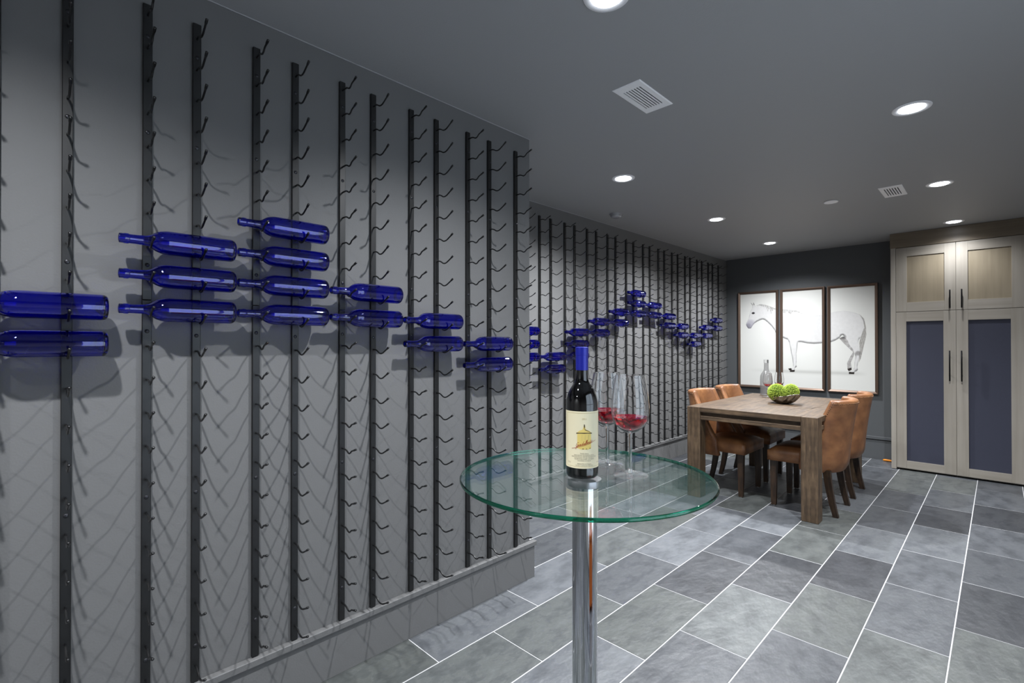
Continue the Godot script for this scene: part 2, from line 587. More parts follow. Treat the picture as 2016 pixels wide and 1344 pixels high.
func rod(profile: Array) -> ArrayMesh:
	var pts := []
	for p in profile:
		pts.append(Vector3(p[0], p[1], 0))
	pts = smooth_line(pts, 3)
	var r := []
	for i in pts.size():
		r.append(0.0042 if i >= pts.size() - 5 else 0.0031)
	return tube(pts, r, 8)

func rail(x: float, z: float, neck: bool, label: String, group: String) -> void:
	var t := thing("wine_rack_rail", label, "rack rail", Vector3(x, 0.0, z), 0.0, group)
	var w := 0.0235
	part(t, "rail_section", box(Vector3(0.012, 1.226, w), 0.0012), M.steel, Vector3(0.0062, 0.203 + 0.613, 0))
	part(t, "rail_section", box(Vector3(0.012, 0.908, w), 0.0012), M.steel, Vector3(0.0062, 1.4305 + 0.454, 0))
	for k in 21:
		part(t, "hook", hook_neck if neck else hook_body, M.hook, Vector3(0, HOOK_TOP - k * STEP + (0.0165 if neck else 0.0), 0))
	for y in [2.227, 1.932, 1.525, 1.322, 0.815, 0.319]:
		part(t, "bolt", bolt_mesh, M.bolt, Vector3(0.0122, y + (0.012 if neck else 0.0), 0), Vector3(0, 0, -PI / 2))

var bolt_mesh: ArrayMesh

func bottle(x: float, zneck: float, level: int, label: String, group: String) -> void:
	var y := HOOK_TOP - level * STEP + 0.0252
	var o := part(self, numbered("wine_bottle"), bottle_mesh, M.blue_glass, Vector3(x + 0.0715, y, zneck - 0.225), Vector3(PI / 2 , 0, 0))
	tag(o, label, "bottle", group)

func make_rack() -> void:
	hook_neck = rod([[0.006, 0.0], [0.02, 0.0005], [0.040, 0.0], [0.053, -0.004], [0.063, -0.0095], [0.0715, -0.0105], [0.080, -0.007], [0.090, 0.001], [0.103, 0.005], [0.114, 0.0088], [0.125, 0.0125]])
	hook_body = rod([[0.006, 0.0], [0.02, 0.0008], [0.032, 0.0], [0.046, -0.0055], [0.058, -0.0125], [0.0715, -0.015], [0.085, -0.0125], [0.098, -0.0065], [0.112, 0.0005], [0.122, 0.006], [0.131, 0.011]])
	bolt_mesh = lathe([PackedVector2Array([Vector2(0.0062, -0.001), Vector2(0.006, 0.001), Vector2(0.0045, 0.0022), Vector2(0.0, 0.0028)])], 14)
	# an empty bordeaux bottle lying on its axis, base at 0, mouth at 0.30
	var outer := [[0.026, 0.0], [0.0315, 0.0012], [0.0352, 0.0045], [0.0373, 0.0095], [0.038, 0.016], [0.038, 0.06], [0.038, 0.12], [0.038, 0.178], [0.0372, 0.190], [0.0345, 0.202], [0.0295, 0.213], [0.0235, 0.221], [0.0185, 0.227], [0.0158, 0.234], [0.0148, 0.243], [0.0143, 0.256], [0.0139, 0.274], [0.0139, 0.2765], [0.0156, 0.278], [0.0158, 0.288], [0.0147, 0.2895], [0.0147, 0.2985], [0.0130, 0.30]]
	var inner := [[0.0098, 0.30], [0.0095, 0.298], [0.0098, 0.26], [0.0115, 0.238], [0.015, 0.229], [0.0205, 0.221], [0.0265, 0.213], [0.0313, 0.203], [0.0340, 0.191], [0.0348, 0.178], [0.0348, 0.12], [0.0348, 0.06], [0.0348, 0.014], [0.033, 0.009], [0.024, 0.014], [0.012, 0.026], [0.0, 0.030]]
	var punt := [[0.0, 0.024], [0.012, 0.020], [0.020, 0.008], [0.026, 0.0]]
	var pack := func(a: Array) -> PackedVector2Array:
		var p := PackedVector2Array()
		for q in a:
			p.append(Vector2(q[0] * 0.945, q[1]))
		return p
	bottle_mesh = lathe([pack.call(outer), pack.call([[0.0130, 0.30], [0.0098, 0.30]]), pack.call(inner), pack.call(punt)], 36)
	var near := [0.057, -0.0846, -0.266, -0.396, -0.5765, -0.7107, -0.894, -1.030, -1.217, -1.354, -1.544, -1.687, -1.880]
	for i in near.size():
		rail(XW, near[i], i % 2 == 0, "black steel wine rail with hooks, %s from the left on the near wall" % ORD[i], "black rails on the near wall")
	var far := [-2.634, -2.771, -2.957, -3.096, -3.283, -3.419, -3.604, -3.746, -3.932, -4.068, -4.257, -4.398, -4.586, -4.723, -4.910, -5.044, -5.227, -5.367, -5.554, -5.688, -5.877, -6.016, -6.203, -6.335, -6.520]
	for i in far.size():
		rail(XF, far[i], i % 2 == 0, "black steel wine rail with hooks, %s from the near end of the far wall" % ORD[i], "black rails on the far wall")
	var stacks := [[1, [9, 10]], [3, [7, 8, 9]], [5, [6, 7, 8, 9]], [7, [8, 9]], [9, [9, 10]], [11, [10, 11]]]
	for s in stacks:
		for j in s[1].size():
			var where := "upper of two" if j == 0 else "lower of two"
			if s[1].size() > 2:
				where = ORD[j] + " down of %s" % ("three" if s[1].size() == 3 else "four")
			bottle(XW, near[s[0] - 1], s[1][j], "empty blue bottle, %s on the %s rail pair of the near wall" % [where, ORD[s[0] / 2]], "blue bottles on the near wall")
	var fs := [[9, 10, 11], [11, 12], [9, 10, 11], [8, 9], [7, 8], [5, 6, 7], [6, 7], [7, 8], [8, 9], [9, 10], [8, 9], [7, 8]]
	for p in fs.size():
		for j in fs[p].size():
			var where := "upper of two" if j == 0 else "lower of two"
			if fs[p].size() > 2:
				where = ORD[j] + " down of three"
			bottle(XF, far[2 * p], fs[p][j], "empty blue bottle, %s on the %s rail pair of the far wall" % [where, ORD[p]], "blue bottles on the far wall")

# ------------------------------------------------------------------ glass bar table and what stands on it
const TX := -0.711
const TZ := -0.960
const TY := 0.979
const TR := 0.301

func pv(a: Array) -> PackedVector2Array:
	var p := PackedVector2Array()
	for q in a:
		p.append(Vector2(q[0], q[1]))
	return p

func make_glass_table() -> void:
	var t := thing("glass_bar_table", "round clear glass bar table on a chrome post", "table", Vector3(TX, 0, TZ))
	var th := 0.009
	var top := part(t, "glass_top", lathe([pv([[TR - 0.003, TY], [TR * 0.6, TY], [0.0, TY]]), pv([[0.0, TY - th], [TR * 0.6, TY - th], [TR - 0.003, TY - th]])], 96), M.table_pane)
	part(top, "polished_edge", lathe([pv([[TR - 0.003, TY - th], [TR - 0.0008, TY - th + 0.001], [TR, TY - th + 0.003], [TR, TY - 0.003], [TR - 0.0008, TY - 0.001], [TR - 0.003, TY]]), pv([[TR - 0.003, TY], [TR - 0.003, TY - th]])], 96), M.table_edge)
	part(t, "top_flange", lathe([pv([[0.0, TY - th - 0.016], [0.040, TY - th - 0.016]]), pv([[0.040, TY - th - 0.016], [0.0405, TY - th - 0.008], [0.040, TY - th - 0.0005]]), pv([[0.040, TY - th - 0.0005], [0.0, TY - th - 0.0005]])], 48), M.brushed)
	part(t, "post", lathe([pv([[0.0300, 0.02], [0.0300, 0.5], [0.0300, TY - th - 0.016]])], 48), M.chrome)
	part(t, "base_plate", lathe([pv([[0.0, 0.001], [0.22, 0.001]]), pv([[0.22, 0.001], [0.221, 0.006], [0.215, 0.010]]), pv([[0.215, 0.010], [0.12, 0.018], [0.05, 0.024], [0.03, 0.032]])], 64), M.chrome)

# A flat mesh laid in (x, y) is wrapped round a cylinder about y, its middle facing +z.
func bend(me: ArrayMesh, r: float, dy: float, shear := 0.0, tilt := 0.0) -> ArrayMesh:
	var out := ArrayMesh.new()
	for s in me.get_surface_count():
		var arr := me.surface_get_arrays(s)
		var pos: PackedVector3Array = arr[Mesh.ARRAY_VERTEX]
		var nor: PackedVector3Array = arr[Mesh.ARRAY_NORMAL]
		for i in pos.size():
			var p := pos[i]
			var x := p.x + p.y * shear
			var y := p.y + x * tilt
			var a := x / r
			pos[i] = Vector3(sin(a) * (r + p.z), y + dy, cos(a) * (r + p.z))
			nor[i] = Vector3(sin(a), 0, cos(a))
		arr[Mesh.ARRAY_VERTEX] = pos
		arr[Mesh.ARRAY_NORMAL] = nor
		arr[Mesh.ARRAY_TANGENT] = null
		out.add_surface_from_arrays(Mesh.PRIMITIVE_TRIANGLES, arr)
	return out

func text_mesh(s: String, height: float, serif := true, width := 0.0) -> ArrayMesh:
	var f := SystemFont.new()
	f.font_names = PackedStringArray(["Droid Serif" if serif else "Droid Sans"])
	var t := TextMesh.new()
	t.font = f
	t.text = s
	t.font_size = 32
	t.depth = 0.0
	t.curve_step = 1.0
	t.pixel_size = height / 23.0
	t.horizontal_alignment = HORIZONTAL_ALIGNMENT_CENTER
	t.vertical_alignment = VERTICAL_ALIGNMENT_CENTER
	var arr := t.get_mesh_arrays()
	var pos: PackedVector3Array = arr[Mesh.ARRAY_VERTEX]
	if width > 0.0 and pos.size() > 0:
		var lo := 1e9
		var hi := -1e9
		for p in pos:
			lo = minf(lo, p.x)
			hi = maxf(hi, p.x)
		for i in pos.size():
			pos[i].x *= width / (hi - lo)
		arr[Mesh.ARRAY_VERTEX] = pos
	var me := ArrayMesh.new()
	me.add_surface_from_arrays(Mesh.PRIMITIVE_TRIANGLES, arr)
	return me

func flat_poly(pts: Array, step := 0.004) -> ArrayMesh:
	# a flat outline cut into upright strips, so that it can be bent
	var poly := PackedVector2Array()
	var lo := 1e9
	var hi := -1e9
	for p in pts:
		poly.append(Vector2(p[0], p[1]))
		lo = minf(lo, p[0])
		hi = maxf(hi, p[0])
	var st := begin()
	var x := lo
	while x < hi - 1e-6:
		var strip := PackedVector2Array([Vector2(x, -1), Vector2(x + step, -1), Vector2(x + step, 1), Vector2(x, 1)])
		for piece in Geometry2D.intersect_polygons(poly, strip):
			var ix := Geometry2D.triangulate_polygon(piece)
			for k in range(0, ix.size(), 3):
				tri(st, Vector3(piece[ix[k]].x, piece[ix[k]].y, 0), Vector3(piece[ix[k + 1]].x, piece[ix[k + 1]].y, 0), Vector3(piece[ix[k + 2]].x, piece[ix[k + 2]].y, 0), Vector3(0, 0, 1))
		x += step
	return done(st)

func make_red_bottle() -> void:
	var t := thing("wine_bottle", "dark red wine bottle with cream label and blue capsule on the glass table", "bottle", Vector3(-0.7065, TY + 0.0004, -0.944), 0.78)
	var R := 0.0378
	part(t, "glass", lathe([pv([[0.0, 0.004], [0.02, 0.003], [0.031, 0.0]]), pv([[0.031, 0.0], [0.0355, 0.0015], [0.0375, 0.006], [R, 0.012], [R, 0.06], [R, 0.12], [R, 0.172], [0.0368, 0.182], [0.0338, 0.195], [0.0285, 0.207], [0.0225, 0.216], [0.0172, 0.224], [0.0148, 0.233], [0.0140, 0.245], [0.0138, 0.300]])], 56), M.dark_glass)
	var cap := part(t, "capsule", lathe([pv([[0.0141, 0.252], [0.0146, 0.2525], [0.0149, 0.256], [0.0149, 0.2865]]), pv([[0.0149, 0.2865], [0.0155, 0.288], [0.0156, 0.303], [0.0150, 0.3065]]), pv([[0.0150, 0.3065], [0.010, 0.3075], [0.0, 0.3075]])], 40), M.foil)
	cap.set_meta("label", "matt blue foil capsule")
	var RL := R + 0.0003
	# label sheet, bent round the body
	var st := begin(true)
	var half := 1.62
	for k in 36:
		var a := -half + 2 * half * k / 36.0
		var b := -half + 2 * half * (k + 1) / 36.0
		quad(st, Vector3(sin(a) * RL, 0.026, cos(a) * RL), Vector3(sin(b) * RL, 0.026, cos(b) * RL), Vector3(sin(b) * RL, 0.158, cos(b) * RL), Vector3(sin(a) * RL, 0.158, cos(a) * RL), Vector3(sin(a), 0, cos(a)))
	var lab := part(t, "paper_label", done(st), M.paper)
	var rp := RL + 0.00025
	var ink := func(called: String, me: ArrayMesh, m: Material, y: float, r: float, shear := 0.0, tilt := 0.0) -> void:
		part(lab, called, bend(me, r, y, shear, tilt), m)
	# fine border
	var W := 0.0475
	for e in [[-W, 0.030, W, 0.0307], [-W, 0.1535, W, 0.1542], [-W, 0.030, -W + 0.0008, 0.1542], [W - 0.0008, 0.030, W, 0.1542]]:
		ink.call("border", flat_poly([[e[0], e[1]], [e[2], e[1]], [e[2], e[3]], [e[0], e[3]]]), M.ink_tan, 0.0, rp)
	# the drawing of a small domed pavilion
	ink.call("drawing", flat_poly([[-0.0165, 0.073], [-0.008, 0.0705], [0.008, 0.0702], [0.0165, 0.0725], [0.0165, 0.108], [-0.0165, 0.108]]), M.ink_gold, 0.0, rp)
	ink.call("drawing", flat_poly([[-0.0195, 0.107], [-0.012, 0.113], [-0.004, 0.1165], [-0.0015, 0.124], [0.0015, 0.124], [0.0035, 0.1165], [0.012, 0.113], [0.0195, 0.107]]), M.ink_gold, 0.0, rp + 0.0001)
	for d in [[[-0.0192, 0.1062], [-0.010, 0.1072], [0.0, 0.1068], [0.008, 0.1074], [0.0192, 0.1062], [0.0185, 0.1088], [0.0, 0.1092], [-0.0185, 0.1088]], [[0.0002, 0.116], [0.0016, 0.124], [0.0008, 0.1285], [-0.0006, 0.1285], [-0.0012, 0.124]], [[0.001, 0.1155], [0.008, 0.1125], [0.017, 0.109], [0.008, 0.1140], [0.001, 0.1175]], [[-0.0042, 0.0708], [-0.002, 0.0708], [-0.002, 0.0728], [-0.0042, 0.0728]], [[0.004, 0.0708], [0.006, 0.0708], [0.006, 0.0726], [0.004, 0.0726]], [[0.0125, 0.0718], [0.0145, 0.072], [0.0145, 0.0738], [0.0125, 0.0735]]]:
		ink.call("drawing", flat_poly(d), M.ink_dark, 0.0, rp + 0.0002)
	for xx in [-0.006, 0.0015, 0.0095]:
		ink.call("drawing", flat_poly([[xx, 0.092], [xx + 0.0005, 0.092], [xx + 0.0005, 0.104], [xx, 0.104]]), M.ink_tan, 0.0, rp + 0.0002)
	ink.call("print", text_mesh("2011", 0.0036), M.ink_tan, 0.1405, rp)
	var pen := [[[1.2, 1.6], [0.6, 2.0], [0.1, 1.2], [0.3, 0.2], [0.9, 0.1], [1.15, 0.8], [0.7, 0.75], [1.15, 0.8], [1.0, -0.7], [0.4, -1.0], [0.3, -0.5], [1.4, 0.4], [1.5, 0.9], [1.5, 0.15], [1.9, 0.1], [2.1, 0.9], [2.1, 0.1], [2.45, 0.9], [2.5, 0.1], [2.85, 0.3]], [[2.65, 1.4], [2.72, 1.45]],
		[[3.35, 0.9], [2.95, 0.6], [3.05, 0.1], [3.4, 0.3], [3.6, 2.0], [3.5, 0.2], [3.8, 0.3]], [[4.35, 0.9], [3.95, 0.6], [4.05, 0.1], [4.35, 0.4], [4.42, 0.9], [4.42, 0.1], [4.75, 0.5], [5.05, 1.9], [4.85, 2.0], [4.85, 0.1], [5.2, 0.5], [5.5, 1.9], [5.3, 2.0], [5.28, 0.1], [5.6, 0.3], [5.62, 0.9], [5.95, 0.45], [6.3, 0.8], [6.1, 1.0], [5.97, 0.4], [6.2, 0.1], [6.6, 0.95], [6.9, 0.8], [6.87, 0.1], [7.15, 0.5]], [[7.45, 1.7], [7.32, 0.1], [7.65, 0.35]], [[7.1, 1.2], [7.75, 1.3]], [[8.05, 0.9], [7.8, 0.4], [8.1, 0.1], [8.32, 0.6], [8.05, 0.9], [8.7, 1.05]]]
	var ribbon := begin()
	for line in pen:
		var ctrl := []
		for q in line:
			ctrl.append(Vector3((q[0] - 4.3) * 0.0047, (q[1] - 0.6) * 0.0046, 0))
		var ln := smooth_line(ctrl, 4)
		for k in ln.size() - 1:
			var dv: Vector3 = (ln[k + 1] - ln[k])
			if dv.length() < 1e-6:
				continue
			var sd := Vector3(-dv.y, dv.x, 0).normalized() * 0.00036
			quad(ribbon, ln[k] - sd, ln[k + 1] - sd, ln[k + 1] + sd, ln[k] + sd, Vector3(0, 0, 1))
	ink.call("script", done(ribbon), M.ink_red, 0.0835, rp + 0.0004, 0.35, 0.24)
	ink.call("flourish", flat_poly([[-0.032, 0.0715], [-0.030, 0.0713], [0.006, 0.0808], [0.030, 0.0905], [0.030, 0.0911], [0.006, 0.0815]]), M.ink_red, 0.0, rp + 0.0004)
	ink.call("print", text_mesh("TOSCANA", 0.0030, true, 0.020), M.ink_grey, 0.0605, rp)
	ink.call("print", text_mesh("INDICAZIONE GEOGRAFICA TIPICA", 0.0021, true, 0.049), M.ink_grey, 0.0567, rp)
	ink.call("print", text_mesh("IMBOTTIGLIATO ALL'ORIGINE DAL PRODUTTORE", 0.0021, true, 0.062), M.ink_grey, 0.0532, rp)
	ink.call("print", text_mesh("TENUTA SAN GUIDO", 0.0040, true, 0.048), M.ink_grey, 0.0484, rp)
	ink.call("print", text_mesh("BOLGHERI (LI) ITALIA", 0.0021, true, 0.032), M.ink_grey, 0.0440, rp)
	ink.call("print", text_mesh("PRODOTTO IN ITALIA", 0.0028, true, 0.034), M.ink_grey, 0.0366, rp)
	ink.call("print", text_mesh("750 ml  CONTIENE SOLFITI", 0.0020, true, 0.043), M.ink_grey, 0.0328, rp)
	for e in [["75 cl", -0.0395], ["13% vol", 0.0395]]:
		var me := text_mesh(e[0], 0.0030, true, 0.009)
		var mv := ArrayMesh.new()
		var arr := me.surface_get_arrays(0)
		var pos: PackedVector3Array = arr[Mesh.ARRAY_VERTEX]
		for i in pos.size():
			pos[i].x += e[1]
		arr[Mesh.ARRAY_VERTEX] = pos
		mv.add_surface_from_arrays(Mesh.PRIMITIVE_TRIANGLES, arr)
		ink.call("print", mv, M.ink_grey, 0.0385, rp)

func wine_glass(at: Vector3, s: float, wine: float, label: String, group: String) -> void:
	var t := thing("wine_glass", label, "wine glass", at, 0.0, group)
	var k := func(a: Array) -> PackedVector2Array:
		var p := PackedVector2Array()
		for q in a:
			p.append(Vector2(q[0], q[1]) * s)
		return p
	# bowl: outer curve up, rim, inner curve down
	var out := [[0.0048, 0.100], [0.010, 0.1025], [0.022, 0.108], [0.034, 0.119], [0.042, 0.133], [0.0455, 0.150], [0.0452, 0.168], [0.0425, 0.192], [0.0385, 0.217], [0.0345, 0.240]]
	var inn := [[0.0337, 0.240], [0.0377, 0.217], [0.0417, 0.192], [0.0444, 0.168], [0.0447, 0.150], [0.0412, 0.1335], [0.0332, 0.1200], [0.0212, 0.1100], [0.010, 0.1058], [0.0, 0.105]]
	part(t, "bowl", lathe([k.call(out), k.call([[0.0345, 0.240], [0.0341, 0.2404], [0.0337, 0.240]]), k.call(inn)], 48), M.clear_glass)
	part(t, "stem", lathe([k.call([[0.0, 0.0032], [0.006, 0.0038]]), k.call([[0.006, 0.0038], [0.0052, 0.016], [0.0042, 0.03], [0.0036, 0.06], [0.0037, 0.085], [0.0048, 0.100]]), k.call([[0.0048, 0.1005], [0.0, 0.1045]])], 24), M.clear_glass)
	part(t, "foot", lathe([k.call([[0.0, 0.0004], [0.040, 0.0004], [0.042, 0.001]]), k.call([[0.042, 0.0010], [0.0415, 0.0016], [0.034, 0.0021], [0.022, 0.0029], [0.013, 0.0042], [0.0080, 0.0075], [0.0054, 0.0150]]), k.call([[0.0054, 0.0150], [0.0, 0.0150]])], 48), M.thin_glass)
	# the wine fills the inner curve up to its level
	var body := [[0.0, 0.1053]]
	for i in range(inn.size() - 2, 0, -1):
		if inn[i][1] > wine:
			var f: float = (wine - inn[i + 1][1]) / (inn[i][1] - inn[i + 1][1])
			body.append([lerpf(inn[i + 1][0], inn[i][0], f) - 0.00035, wine])
			break
		body.append([inn[i][0] - 0.00035, inn[i][1] + 0.0003])
	var rim: Array = body[-1]
	var w := part(t, "red_wine", lathe([k.call(body), k.call([rim, [rim[0] * 0.5, wine], [0.0, wine]])], 48), M.red_wine)
	w.set_meta("label", "red wine in the bowl")

# ------------------------------------------------------------------ dining group
const DX0 := -1.900
const DX1 := -0.922
const DZ0 := -4.030
const DZ1 := -5.600
const DY := 0.763

func make_dining_table() -> void:
	var t := thing("dining_table", "heavy brown oak dining table with thick square legs", "table", Vector3((DX0 + DX1) / 2, 0, (DZ0 + DZ1) / 2))
	var hx := (DX1 - DX0) / 2
	var hz := (DZ0 - DZ1) / 2
	var leg := 0.112
	for sx in [-1.0, 1.0]:
		for sz in [-1.0, 1.0]:
			slab(t, "leg", Vector3(sx * hx, 0.0, sz * hz), Vector3(sx * (hx - leg), DY, sz * (hz - leg)), M.oak, 0.003, Vector2(sx * 0.3, sz * 0.4))
	# top: long planks between two cross boards that sit between the leg ends
	var n := 6
	var pw := 2 * hx / n
	for i in n:
		var xa := -hx + i * pw
		var zz := hz - leg - 0.0005 if (i == 0 or i == n - 1) else hz - 0.0305
		if i == 0 or i == n - 1:
			slab(t, "top_plank", Vector3(xa + (0.0 if i == 0 else 0.0005), DY - 0.04, -zz), Vector3(xa + pw - 0.0005, DY - 0.0004, zz), M.oak, 0.0012, Vector2(0.21 * i, 0.37 * i))
			for sz in [-1.0, 1.0]:
				var inner: float = -hx + leg + 0.0005 if i == 0 else hx - leg - 0.0005
				var edge: float = -hx + pw - 0.0005 if i == 0 else hx - pw
				slab(t, "top_plank", Vector3(inner, DY - 0.04, sz * (hz - leg)), Vector3(edge, DY - 0.0004, sz * (hz - 0.0305)), M.oak, 0.0012, Vector2(0.5, 0.3))
		else:
			slab(t, "top_plank", Vector3(xa, DY - 0.04, -zz), Vector3(xa + pw - 0.0005, DY - 0.0004, zz), M.oak, 0.0012, Vector2(0.21 * i, 0.37 * i))
	for sz in [-1.0, 1.0]:
		slab(t, "edge_board", Vector3(-hx + leg + 0.0005, DY - 0.04, sz * hz), Vector3(hx - leg - 0.0005, DY - 0.0004, sz * (hz - 0.03)), M.oak, 0.0015, Vector2(0.15, 0.55 + 0.1 * sz))
		slab(t, "apron", Vector3(-hx + leg, DY - 0.105, sz * (hz - 0.045)), Vector3(hx - leg, DY - 0.041, sz * (hz - 0.065)), M.oak, 0.001)
		slab(t, "rail", Vector3(-hx + leg, DY - 0.105, sz * (hz - 0.008)), Vector3(hx - leg, DY - 0.073, sz * (hz - 0.044)), M.oak, 0.002, Vector2(0.1, 0.2))
	for sx in [-1.0, 1.0]:
		slab(t, "apron", Vector3(sx * (hx - 0.045), DY - 0.105, -hz + leg), Vector3(sx * (hx - 0.065), DY - 0.041, hz - leg), M.oak, 0.001)
		slab(t, "rail", Vector3(sx * (hx - 0.008), DY - 0.105, -hz + leg), Vector3(sx * (hx - 0.044), DY - 0.073, hz - leg), M.oak, 0.002, Vector2(0.1, 0.2))
	# two dark checks in the top
	for c in [[0.20, 0.42, 0.30, 0.10], [0.27, 0.36, 0.36, 0.02]]:
		var pts := []
		for k in 9:
			var f := k / 8.0
			pts.append(Vector3(lerpf(c[0], c[2], f) + 0.006 * sin(f * 9.0 + c[0] * 40), DY - 0.0003, lerpf(c[1], c[3], f)))
		part(t, "crack", tube(pts, [0.0005, 0.0011, 0.0016, 0.0012, 0.0018, 0.0014, 0.0016, 0.001, 0.0004], 6), M.slot)

var chair0: Node3D

# The chair faces +x; its back is a shell bent round the rear, its wings reach further forward lower down.
func chair_shell() -> Array:
	var a := 0.165
	var b := 0.248
	var y0 := 0.325
	var y1 := 0.858
	var nu := 24
	var nv := 16
	var thick := 0.058
	var wing := func(y: float) -> float:
		var f := clampf((y - 0.47) / (y1 - 0.47), 0.0, 1.0)
		return lerpf(0.105, -0.045, pow(f, 0.75))      # how far the edge stands ahead of the shell's centre
	var at := func(u: float, y: float, inset: float) -> Vector3:
		var f := clampf((y - y0) / (y1 - y0), 0.0, 1.0)
		var cx := -0.085 - 0.035 * f * f - 0.03 * f
		var round := 0.022 * pow(1.0 - clampf((y - y0) / 0.07, 0.0, 1.0), 2.0)
		var aa := a - inset - round
		var bb := b - inset - round - 0.006 * f
		var w: float = wing.call(y)
		var arc := PI / 2 if w >= 0.0 else acos(clampf(-w / a, -1.0, 1.0))
		var la := arc * (a + b) / 2
		var total := la + maxf(w, 0.0)
		var s := absf(u) * total
		var sg := signf(u)
		if s <= la:
			var t := s / la * arc
			return Vector3(cx - aa * cos(t), y, sg * bb * sin(t))
		return Vector3(cx + (s - la), y, sg * bb)
	var grid := func(inset: float, lo: float) -> Array:
		var g := []
		for j in nv + 1:
			var row := []
			for i in nu + 1:
				row.append(at.call(-1.0 + 2.0 * i / nu, lerpf(lo, y1, float(j) / nv), inset))
			g.append(row)
		return g
	var O: Array = grid.call(0.0, y0)
	var I: Array = grid.call(thick, y0)
	var st := begin(true)
	for j in nv:
		for i in nu:
			var mid: Vector3 = O[j][i] - Vector3(0.0, O[j][i].y, 0.0)
			quad(st, O[j][i], O[j][i + 1], O[j + 1][i + 1], O[j + 1][i], O[j][i] - I[j][i])
			quad(st, I[j][i], I[j][i + 1], I[j + 1][i + 1], I[j + 1][i], I[j][i] - O[j][i])
	var edge := func(line_o: Array, line_i: Array, dirs: Array, h: float) -> void:
		var rings := []
		for k in line_o.size():
			var r := []
			for q in 6:
				var t := PI * q / 5.0
				r.append((line_o[k] + line_i[k]) * 0.5 + (line_o[k] - line_i[k]) * 0.5 * cos(t) + dirs[k] * h * sin(t))
			rings.append(r)
		for k in line_o.size() - 1:
			for q in 5:
				var m: Vector3 = (rings[k][q] + rings[k][q + 1]) * 0.5 - (line_o[k] + line_i[k]) * 0.5
				quad(st, rings[k][q], rings[k + 1][q], rings[k + 1][q + 1], rings[k][q + 1], m)
	var up := []
	var down := []
	for i in nu + 1:
		up.append(Vector3.UP)
		down.append(Vector3.DOWN)
	edge.call(O[nv], I[nv], up, 0.016)
	edge.call(O[0], I[0], down, 0.008)
	for s in [0, nu]:
		var lo := []
		var li := []
		var di := []
		for j in nv + 1:
			lo.append(O[j][s])
			li.append(I[j][s])
			di.append((O[j][s] - O[j][1 if s == 0 else nu - 1]).normalized())
		edge.call(lo, li, di, 0.016)
	for s in [0, nu]:
		for j in [0, nv]:
			var half: Vector3 = (O[j][s] - I[j][s]) * 0.5
			var mid: Vector3 = (O[j][s] + I[j][s]) * 0.5
			var fwd: Vector3 = (O[j][s] - O[j][1 if s == 0 else nu - 1]).normalized()
			var vert := Vector3.UP * (0.016 if j == nv else -0.008)
			var last := []
			for e in 4:
				var turn := PI / 2 * e / 3.0
				var dir: Vector3 = vert * cos(turn) + fwd * 0.016 * sin(turn)
				var ring := []
				for q in 6:
					ring.append(mid + half * cos(PI * q / 5.0) + dir * sin(PI * q / 5.0))
				if e > 0:
					for q in 5:
						quad(st, last[q], ring[q], ring[q + 1], last[q + 1], (last[q] + ring[q + 1]) * 0.5 - mid)
				last = ring
	# nail heads on the outer face, just inside the edge
	var nails := begin(true)
	var nail := sphere(0.0042, 8)
	var spots := []
	var top_n := 34
	for i in top_n + 1:
		spots.append(at.call(-0.97 + 1.94 * i / top_n, y1 - 0.012, -0.001))
	for s in [-1.0, 1.0]:
		for k in 26:
			spots.append(at.call(s * 0.96, lerpf(0.48, y1 - 0.03, k / 25.0), -0.001))
	for p in spots:
		nails.append_from(nail, 0, Transform3D(Basis.IDENTITY, p))
	return [done(st), nails.commit()]

